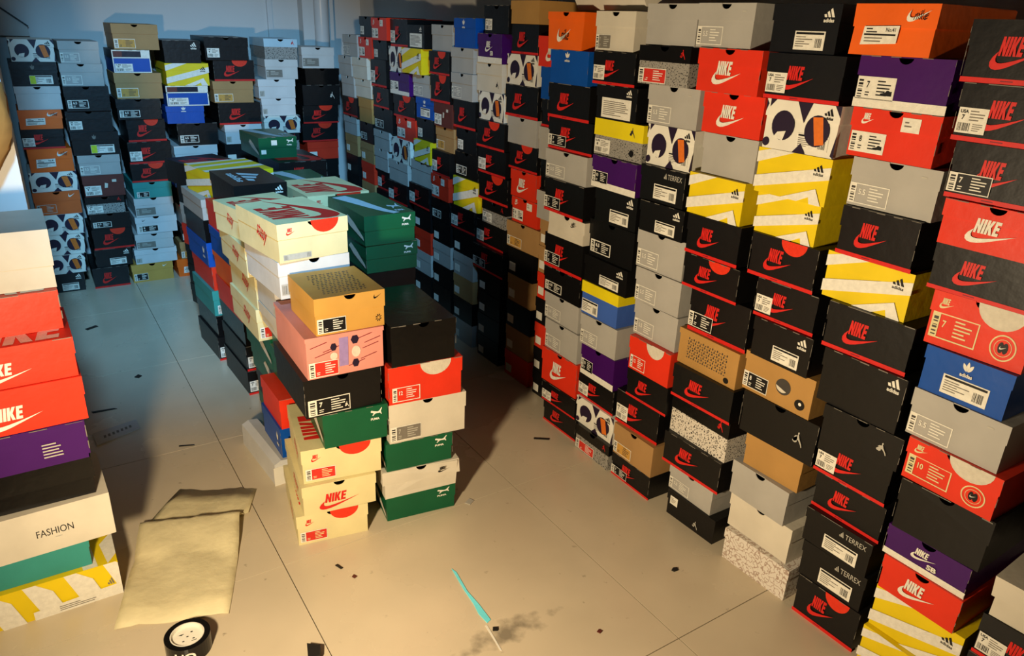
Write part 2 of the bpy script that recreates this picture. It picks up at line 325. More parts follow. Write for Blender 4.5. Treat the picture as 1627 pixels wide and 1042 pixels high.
def make_kinds():
    T = {}
    def bw(n, look, **k): d = k_black_word(**k); d['look'] = look; d['crumple'] = .0015; T[n] = d
    bw('BN', 'black shoebox with red logo'); bw('BNf', 'black shoebox with red half-round patch', flap=True); bw('BNl', 'black red-logo shoebox with white sticker', lab='sticker'); bw('BNk', 'black red-logo shoebox with black label', lab='black')
    red_w = ('logo', 'front', [('paper_white', wordtick(.50, .18, 1.36, .72), 0)])
    T['RN'] = K('red_card', parts=[red_w], look='red shoebox with white logo')
    T['RL'] = K('red_card', parts=[('label', 'front', label_strip(.06, .10, .84, .52, 'paper_white', 'print_black', '8')+[('print_black', shoe(.60, .18, .80, .28), 3)]), ('logo', 'front', [('paper_white', wordtick(.24, .68, .52, .90), 0)]), ('sticker', 'front', [('paper_white', [rect(1.12, .62, 1.50, .90)], 1), ('print_grey', lines(1.18, .70, 1.34, .84, 2), 2)])], look='red shoebox with white size label')
    T['RH'] = K('red_card', parts=[('half_round_print', 'front', [('ivory_card', [disc(1.20, 1.0, .40, 14, math.pi, 2*math.pi, .36)], 0)]), ('label', 'front', label_frame(.10, .06, .80, .44, 'paper_white', '12'))], look='red shoebox with cream half-round patch')
    T['RS'] = K('red_card', parts=[('half_round_print', 'front', [('ivory_card', [disc(1.30, 1.0, .44, 14, math.pi, 2*math.pi, .38)], 0)]), ('label', 'front', label_frame(.08, .14, .98, .62, 'cream_card', '10')), ('stamp', 'front', [('cream_card', ring(1.46, .34, .21, .235)+ring(1.46, .34, .145, .155), 0), ('print_black', [disc(1.42, .34, .05, 12, ry=.10), disc(1.50, .34, .05, 12, ry=.10)], 0), ('paper_white', place([TICK], 1.40, .31, 1.52, .37), 1)]), ('logo', 'front', [('cream_card', wordtick(.16, .70, .44, .90), 0)])], look='red shoebox with round stamp and frame')
    T['RS7'] = K('red_card', parts=[(n, f, label_frame(.08, .14, .98, .62, 'cream_card', '7') if n == 'label' else D) for n, f, D in T['RS']['parts']], look=T['RS']['look'])
    T['GR'] = K('grey_card', look='plain grey shoebox')
    T['GL'] = K('grey_card', parts=[('label', 'front', label_frame(.04, .06, .92, .48, 'paper_white', '5.5')), ('print', 'front', [('light_grey_print', lines(1.5, .78, 1.72, .86, 1), 0)])], look='grey shoebox with white-framed label')
    T['GLw'] = K('pale_grey_card', parts=[('label', 'front', [('print_grey', [rect(.06, .10, .98, .48)], 0), ('light_grey_print', barcode(.08, .13, .18, .45, 6, True)+lines(.3, .2, .8, .42, 3), 1)])], look='pale shoebox with dull grey label')
    T['CR'] = K('ivory_card', look='plain ivory shoebox'); T['WH'] = K('white_card', look='plain white shoebox', parts=[('label', 'front', [('light_grey_print', [rect(.06, .10, .30, .40)], 0), ('print_grey', barcode(.08, .13, .26, .36, 5), 1)])])
    T['CL'] = K('ivory_card', parts=[('label', 'front', label_strip(.04, .05, .78, .42, 'print_grey', 'light_grey_print', '7'))], look='ivory shoebox with grey label')
    T['WC'] = K('ivory_card', parts=[('logo', 'front', [('print_black', wordtick(1.34, .66, 1.62, .86), 0)])], look='crumpled white shoebox', crumple=.007, lr=.5)
    T['WK'] = K('white_card', parts=[('label', 'front', label_strip(.10, .10, 1.0, .46, 'print_black', 'paper_white', '8')), ('logo', 'front', [('print_black', place([TICK], .30, .74, .48, .86), 0)])], look='white shoebox with black label')
    yl = ('logo', 'front', [('print_black', bars3(1.50, .62, 1.74, .86), 1)])
    T['YA'] = K('yellow_card', lr=.32, notch=False, parts=[('stripe_print', 'front', stripes_white()), yl, ('side_stripe_print', 'left', stripes_white(3.0)), ('top_stripe_print', 'top', [('paper_white', [[(0,.5),(1.9,.9),(1.9,1.3),(0,.9)], [(0,1.6),(1.9,2.0),(1.9,2.35),(0,1.95)], [(0,2.5),(1.9,2.8),(1.9,3.0),(0,2.9)]], 0)])], look='yellow shoebox with white stripes')
    T['RG'] = K('paper_white', lr=.34, notch=False, parts=[('ring_print', 'front', ring_print()), ('label', 'front', [(m, P, l+2) for m, P, l in label_bar(.92, .10, 1.72, .40)]), ('logo', 'front', [('print_black', bars3(1.52, .72, 1.74, .94), 3)])], look='white shoebox with purple ring print')
    T['BA'] = K('black_card', lr=.34, notch=False, parts=[('logo', 'front', [('paper_white', bars3(1.46, .64, 1.74, .92), 0)]), ('label', 'front', label_bar(.72, .08, 1.56, .46)), ('top_print', 'top', [('pale_blue_print', [[(0.35+v*1.1, 0.6+u*1.6) for u, v in p][::-1] for p in bars3(0, 0, 1, 1)], 0)])], look='black shoebox with white bar logo')
    T['BAn'] = K('black_card', lr=.34, notch=False, parts=[('logo', 'front', [('paper_white', bars3(1.52, .70, 1.78, .96), 0)])], look='black shoebox with bar logo at corner')
    T['BSj'] = K('black_card', lr=.36, notch=False, parts=[('label', 'front', [('paper_white', [rect(.14, .50, .44, .84)], 0), ('print_grey', lines(.18, .56, .38, .78, 4), 1)]), ('logo', 'front', [('light_grey_print', leaper(1.08, .12, 1.28, .44), 0)])], look='black shoebox with small white square label')
    T['BA3'] = K('black_card', lr=.34, notch=False, parts=[('logo', 'front', [('paper_white', bars3(1.40, .62, 1.70, .94), 0)]), ('top_print', 'top', [('paper_white', [rect(0, .5+.22*i, 1.9, .58+.22*i) for i in range(3)], 0)])], look='black shoebox with striped lid')
    T['BAl'] = K('black_card', lr=.34, notch=False, parts=[('label', 'front', label_bar(.72, .08, 1.66, .44)+[('lime_print', [rect(.73, .09, .96, .43)], 2)]), ('logo', 'front', [('print_grey', leaf3(.80, .66, 1.02, .90, False), 0)])], look='black shoebox with yellow-edged label')
    T['BT'] = K('black_card', lr=.32, notch=False, parts=[('logo', 'front', [('light_grey_print', text('TERREX', 1.18, .72, 1.76, .86, 0.0)+bars3(1.02, .72, 1.14, .88, False), 0)]), ('label', 'front', label_bar(.62, .10, 1.58, .52))], look='black shoebox with grey lettering, white label')
    T['BB'] = K('black_card', lr=.34, notch=False, parts=[('logo', 'front', [('paper_white', bars3(1.42, .72, 1.66, .94), 0)]), ('label', 'front', [('paper_white', [rect(.28, .06, 1.64, .64)], 0), ('print_grey', lines(.36, .12, 1.56, .56, 8, 5), 1)])], look='black shoebox with very large label')
    T['BJ'] = K('black_card', lr=.42, parts=[('logo', 'front', [('light_grey_print', leaper(1.36, .30, 1.60, .66), 0)])], look='black shoebox with white leaping figure')
    T['BJk'] = K('black_card', lr=.42, parts=[('label', 'front', label_strip(.08, .04, 1.10, .46, 'print_black', 'paper_white', '7')+[('paper_white', leaper(.96, .10, 1.06, .26), 3)])], look='black shoebox with black size label')
    T['BP'] = K('black_gloss_card', lr=.40, look='plain black shoebox', parts=[]); T['BPL'] = K('black_card', lr=.44, look='plain black shoebox', crumple=.003)
    T['BS'] = K('black_card', lr=.40, parts=[('label', 'front', label_sticker(.10, .12, .62, .52, '8', 'UK'))], look='black shoebox with small white label')
    T['BLk'] = K('black_card', lr=.42, parts=[('label', 'front', label_strip(.10, .12, .96, .46, 'print_black', 'paper_white', '6.5')+[('paper_white', frame(.10, .12, .96, .46, .025), 3)])], look='black shoebox with white-edged black label')
    T['PUs'] = K('purple_card', parts=[('base_stripe', 'front', [('paper_white', [rect(0, 0, 1.9, .20)], 0)]), ('logo', 'front', [('paper_white', wordtick(.62, .38, 1.20, .74)+text('SB', 1.02, .26, 1.24, .42, .04), 0)])], look='purple shoebox with white logo and band')
    T['PUl'] = K('purple_card', parts=[('base_stripe', 'front', [('paper_white', [rect(0, 0, 1.9, .18)], 0)]), ('label', 'front', label_strip(.03, .16, .84, .60, 'paper_white', 'print_black', '7')+[('print_black', shoe(.56, .24, .80, .36), 3)])], look='purple shoebox with white label and band')
    T['PUk'] = K('purple_card', parts=[('base_stripe', 'front', [('paper_white', [rect(0, 0, 1.9, .20)], 0)]), ('label', 'front', label_strip(.03, .16, .70, .52, 'print_black', 'paper_white', '10'))], look='purple shoebox with black label, white band')
    T['BU'] = K('blue_card', lr=.34, notch=False, parts=[('logo', 'front', [('paper_white', leaf3(.72, .66, 1.02, .96), 0)]), ('side_logo', 'left', [('paper_white', leaf3(2.3, .3, 2.7, .8), 0)])], look='blue shoebox with white leaf logo')
    T['BUl'] = K('blue_card', lr=.30, notch=False, parts=[('logo', 'front', [('paper_white', leaf3(.80, .60, 1.12, .94), 0)]), ('label', 'front', label_bar(.50, .10, 1.50, .52))], look='blue shoebox with leaf logo and label')
    scr = lambda u0, v0, u1, v1: [('paper_white', place([TICK], u0, v0, u1, v1), 0), ('print_black', text('nike', u0+(u1-u0)*.30, v0+(v1-v0)*.16, u0+(u1-u0)*.86, v0+(v1-v0)*.96, 0.0, .35), 1)]
    T['ON'] = K('orange_card', lr=.20, parts=[('logo', 'front', scr(.56, .20, 1.28, .56))], look='orange shoebox with black script logo', crumple=.003)
    T['OL'] = K('orange_card', lr=.46, notch=False, parts=[('logo', 'front', scr(1.24, .66, 1.76, .88)), ('sticker', 'front', [('paper_white', [[(.28,.20),(1.12,.24),(1.14,.58),(.32,.56)]], 0), ('print_black', lines(.38, .42, .66, .54, 2)+[rect(.34, .385, 1.08, .42)]+text('No.41', .84, .46, 1.06, .54, .02), 1), ('print_grey', lines(.36, .24, .96, .36, 2, 9), 1)])], look='orange shoebox with white paper sticker', crumple=.003)
    T['OF'] = K('dull_orange_card', lr=.42, parts=[('label', 'front', label_frame(.10, .08, .82, .46, 'paper_white', None)), ('logo', 'front', [('paper_white', place([TICK], 1.40, .72, 1.66, .88), 0)])], look='orange shoebox with framed label')
    T['ON2'] = K('dull_orange_card', lr=.42, parts=[('label', 'front', label_frame(.08, .08, .86, .46, 'light_grey_print', None)), ('logo', 'front', [('paper_white', place([TICK], 1.42, .74, 1.70, .90), 0)])], look='burnt orange shoebox with white tick')
    T['TN'] = K('tan_card', lr=.38, parts=[('label', 'front', label_strip(.04, .06, .90, .42, 'gold_tan_card', 'dark_grey_print'))], look='tan cardboard shoebox with brown label')
    T['TNk'] = K('gold_tan_card', lr=.38, parts=[('label', 'front', label_strip(.08, .10, .70, .48, 'print_black', 'paper_white')), ('logo', 'front', [('paper_white', place([TICK], 1.42, .76, 1.64, .90), 0)])], look='golden tan shoebox with black label')
    T['TP'] = K('kraft_card', lr=.38, notch=False, look='plain kraft shoebox')
    T['TK'] = K('kraft_card', lr=.16, notch=False, parts=[('pattern_print', 'front', [('dark_grey_print', [rect(.30+.075*i+.02*(j % 2), .24+.075*j, .335+.075*i+.02*(j % 2), .262+.075*j+.03*((i+j) % 2)) for i in range(17) for j in range(8)], 0)]), ('finger_hole', 'front', [('print_black', [disc(1.60, .14, .08, 16)], 0)])], look='kraft shoebox with dotted print')
    T['TC'] = K('kraft_card', lr=.22, notch=False, parts=[('finger_hole', 'front', [('dark_grey_print', [disc(1.12, .50, .20, 20)], 0), ('ivory_card', [disc(1.10, .52, .17, 16, math.pi*1.05, math.pi*1.75)], 1), ('print_black', [disc(1.60, .26, .13, 20)], 0), ('paper_white', [disc(1.61, .28, .04, 12)], 1)]), ('label', 'front', label_strip(.02, .08, .72, .48, 'print_black', 'paper_white', '8'))], look='kraft shoebox with round finger holes')
    def sp(n, spk, lid, look, lab=None, jump='red_print'):
        pr = [('logo', 'front', [(jump, leaper(1.54, .68, 1.72, .94), 0)])]
        if lab == 'red': pr.append(('label', 'front', label_strip(.03, .04, 1.08, .42, 'label_red', 'paper_white')+[('label_red', text('8', .26, .14, .36, .32, .04), 2)]))
        if lab == 'white': pr.append(('label', 'front', label_sticker(.06, .08, .80, .48, '9', 'US')))
        T[n] = K(spk, lid, lr=.40, parts=pr, look=look)
    sp('SPr', 'speckle_grey_card', 'black_gloss_card', 'speckled grey black-lid shoebox with red label', 'red'); sp('SPw', 'speckle_white_card', 'black_gloss_card', 'speckled white shoebox with black lid')
    sp('SPl', 'speckle_grey_card', 'black_card', 'speckled grey shoebox with white sticker', 'white'); sp('SPb', 'speckle_grey_card', 'pale_blue_print', 'speckled shoebox with pale blue lid')
    T['YS'] = K('speckle_grey_card', 'bright_yellow_card', lr=.46, notch=False, parts=[('logo', 'front', [('dark_grey_print', leaper(1.40, .62, 1.60, .90), 0)]), ('label', 'front', label_sticker(.03, .06, .66, .44, '8', 'US')), ('finger_hole', 'front', [('print_black', [disc(1.50, .22, .09, 16)], 0)])], look='yellow-lidded speckled grey shoebox')
    T['YB'] = K('sky_blue_card', 'bright_yellow_card', lr=.34, notch=False, parts=[('label', 'front', label_bar(.05, .06, .90, .46))], look='blue shoebox with yellow lid')
    T['MO'] = K('monogram_pattern', lr=.3, notch=False, look='white shoebox with pale scroll pattern')
    T['JW'] = K('ivory_card', lr=.40, parts=[('logo', 'front', [('print_black', leaper(1.46, .14, 1.66, .40), 0)])], look='ivory shoebox with black leaping figure')
    T['LB'] = K('pale_grey_card', lr=.3, look='plain blue-grey shoebox')
    T['NB'] = K('blue_card', 'navy_card', lr=.36, notch=False, parts=[('edge_print', 'front', [('paper_white', frame(0, 0, 1.9, 1, .05)+[rect(0, .64, 1.9, .69)], 0), ('brown_red_card', [rect(.06, .70, .50, .95)], 1), ('paper_white', [rect(1.44, .69, 1.86, .96)], 1)]), ('label', 'front', label_sticker(.08, .06, .96, .40, '245', 'US'))], look='navy shoebox with white edges')
    T['TE'] = K('teal_card', lr=.38, parts=[('label', 'front', label_strip(.16, .06, .76, .40, 'print_black', 'paper_white'))], look='teal shoebox'); T['BR'] = K('brown_red_card', lr=.4, notch=False, parts=[('label', 'front', label_sticker(.06, .08, .80, .52, '9', 'US')), ('sticker', 'front', [('ivory_card', [[(.96,.4),(1.10,.40),(1.14,.6),(1.0,.64)], rect(1.34, .66, 1.54, .78)], 0)])], look='reddish brown shoebox with white label')
    # boxes of the pile in the middle of the room
    side_s = ('side_script', 'left', [('red_print', text('stussy', 1.55, .30, 2.25, .78, .01, .5, -.25), 0)])
    T['CN'] = K('cream_card', lr=.40, parts=[('half_round_print', 'front', [('red_card', [disc(1.26, 1.0, .38, 14, math.pi, 2*math.pi, .34)], 0)]), ('logo', 'front', [('red_print', wordtick(.22, .64, .46, .84), 0)]), ('label', 'front', label_strip(.08, .08, .78, .42, 'label_red', 'cream_card')), side_s, ('top_print', 'top', top_word('red_print'))], look='cream shoebox with red print')
    T['CN2'] = K('cream_card', lr=.34, parts=[('logo', 'front', [('red_print', wordtick(.40, .10, 1.46, .62), 0)]), side_s], look='cream shoebox with large red logo')
    T['CNp'] = K('cream_card', lr=.40, parts=[('half_round_print', 'front', [('red_card', [disc(1.26, 1.0, .38, 14, math.pi, 2*math.pi, .34)], 0)]), ('logo', 'front', [('red_print', wordtick(.22, .70, .46, .88), 0)]), ('label', 'front', [('light_grey_print', [rect(.12, .05, .86, .20)], 0), ('print_grey', barcode(.14, .07, .24, .18, 5)+barcode(.74, .07, .84, .18, 5), 1)]), side_s, ('top_print', 'top', top_word('red_print'))], look='cream shoebox with red half-round patch')
    T['CN8'] = K('cream_card', lr=.40, notch=False, parts=[('number', 'front', [('print_black', text('28', .22, .08, .46, .24, .0), 0), ('light_grey_print', [rect(.06, .08, .20, .22)], 0), ('red_print', [[(.22,.78),(.30,.78),(.28,.92)]], 0)]), side_s, ('top_print', 'top', top_word('red_print'))], look='cream shoebox with handwritten 28')
    strip_ = [[(.05,2.75),(.60,2.85),(.82,2.2),(.98,1.3),(1.15,.55),(1.38,.12),(1.12,.05),(.88,.45),(.62,1.1),(.35,1.9)]]
    T['GP'] = K('green_card', lr=.50, notch=False, parts=[('logo', 'front', [('paper_white', cat(1.38, .58, 1.74, .92), 0)]), ('side_print', 'left', [('ivory_card', [[(1.5,.62),(1.7,.78),(2.2,.62),(2.9,.30),(2.95,.18),(2.6,.26),(1.9,.42)]], 0)]), ('top_print', 'top', [('pale_blue_print', strip_+cat(1.34, .30, 1.80, 1.25, True, 0.0), 0)])], look='green shoebox with leaping cat')
    T['GPl'] = K('green_card', lr=.50, notch=False, parts=T['GP']['parts']+[('sticker', 'front', [('paper_white', [rect(.62, .62, .90, .86), rect(.10, .22, .34, .42)], 1)])], look='green shoebox with small stickers')
    T['PK'] = K('pink_card', lr=.10, notch=False, parts=[('pattern_print', 'front', [('maroon_print', [[(.1+a, b), (.5+a, b+.10), (.52+a, b+.085), (.12+a, b-.012)] for a, b in ((.0,.75),(.3,.62),(1.1,.8),(1.25,.55),(1.2,.3),(.9,.18),(.1,.52),(1.3,.68))], 0), ('lilac_print', [[(.78,.20),(1.0,.20),(1.02,.92),(.80,.92)]], 1), ('dark_purple_print', [disc(1.18, .80, .10, 6, ry=.12), disc(1.18, .22, .09, 6, ry=.11), disc(.66, .70, .08, 6, ry=.10)], 1), ('ivory_card', [disc(1.20, .50, .11, 12, ry=.14), disc(.66, .48, .09, 12)], 1)]), ('label', 'front', [(m, P, l+2) for m, P, l in label_strip(.06, .03, .76, .40, 'label_red', 'paper_white')])], look='pink patterned shoebox')
    T['TT'] = K('gold_tan_card', lr=.46, parts=[('label', 'front', label_strip(.06, .05, .82, .44, 'print_black', 'paper_white')), ('logo', 'front', [('print_black', place([TICK], 1.58, .78, 1.80, .90)+[[(1.70+.08*math.cos(a+.25)*k, .24+.10*math.sin(a+.25)*k) for a, k in ((t, 1), (t+.3, 1), (t+.3, .4), (t, .4))] for t in [i*math.pi/4 for i in range(8)]], 0)]), ('top_print', 'top', [('dark_grey_print', [rect(.35+.11*i+.03*((j*7) % 3), .35+.19*j, .40+.11*i+.03*((j*7) % 3)+.03*((i*j) % 2), .43+.19*j) for i in range(11) for j in range(12)], 0)])], look='golden tan shoebox with dotted lid')
    # long-side faces of the left stack: 0..3 across
    T['LYA'] = K('yellow_card', lr=.30, notch=False, parts=[('stripe_print', 'front', [('paper_white', [clip(p, 0, 0, 3, 1) for p in [[(-.2+.8*i,0),(.25+.8*i,0),(.05+.8*i,.7),(-.25+.8*i,1.0),(-.5+.8*i,1.0)] for i in range(5)]], 0), ('paper_white', [[(1.2,0),(3,0),(3,.34),(1.2,.24)]], 1), ('print_grey', lines(1.7, .04, 2.5, .2, 3), 2)]), ('logo', 'front', [('print_grey', bars3(2.72, .36, 2.86, .56, False), 2)]), ('top_stripe_print', 'top', [('paper_white', [[(2.3,0),(2.6,0),(2.4,1.9),(2.1,1.9)], [(2.8,.0),(3,.3),(3,1.2),(2.7,.8)]], 0)])], look='yellow shoebox with white stripes')
    T['LTE'] = K('teal_card', lr=.4, notch=False, look='teal shoebox'); T['LFA'] = K('ivory_card', lr=.98, notch=False, parts=[('lettering', 'front', [('print_black', text('FASHION', 1.52, .40, 2.22, .56, 0.0), 0), ('light_grey_print', lines(1.85, .30, 2.1, .35, 1), 0)])], look='white shoebox lettered FASHION')
    T['LBP'] = K('black_gloss_card', lr=.55, notch=False, look='plain black shoebox', crumple=.003)
    T['LPU'] = K('purple_card', lr=.9, notch=False, parts=[('lettering', 'front', [('light_grey_print', lines(2.15, .22, 2.6, .62, 5, 3), 0)])], look='glossy crumpled purple shoebox', crumple=.004)
    ln = ('logo', 'front', [('paper_white', wordtick(1.2, .12, 2.2, .62), 0)])
    lt = ('top_print', 'top', [('paper_white', [[(1.0+u*1.9, .10+v*.9) for u, v in p] for p in BLOCK4], 0)])
    T['LRN'] = K('red_card', lr=.42, notch=False, parts=[ln, lt], look='orange-red shoebox with white logo')
    T['LRT'] = K('red_card', lr=.45, notch=False, parts=[lt], look='orange-red shoebox with lettered lid')
    T['LCR'] = K('bone_card', lr=.62, notch=False, look='plain off-white shoebox', crumple=.003)
    return T
KINDS = make_kinds()
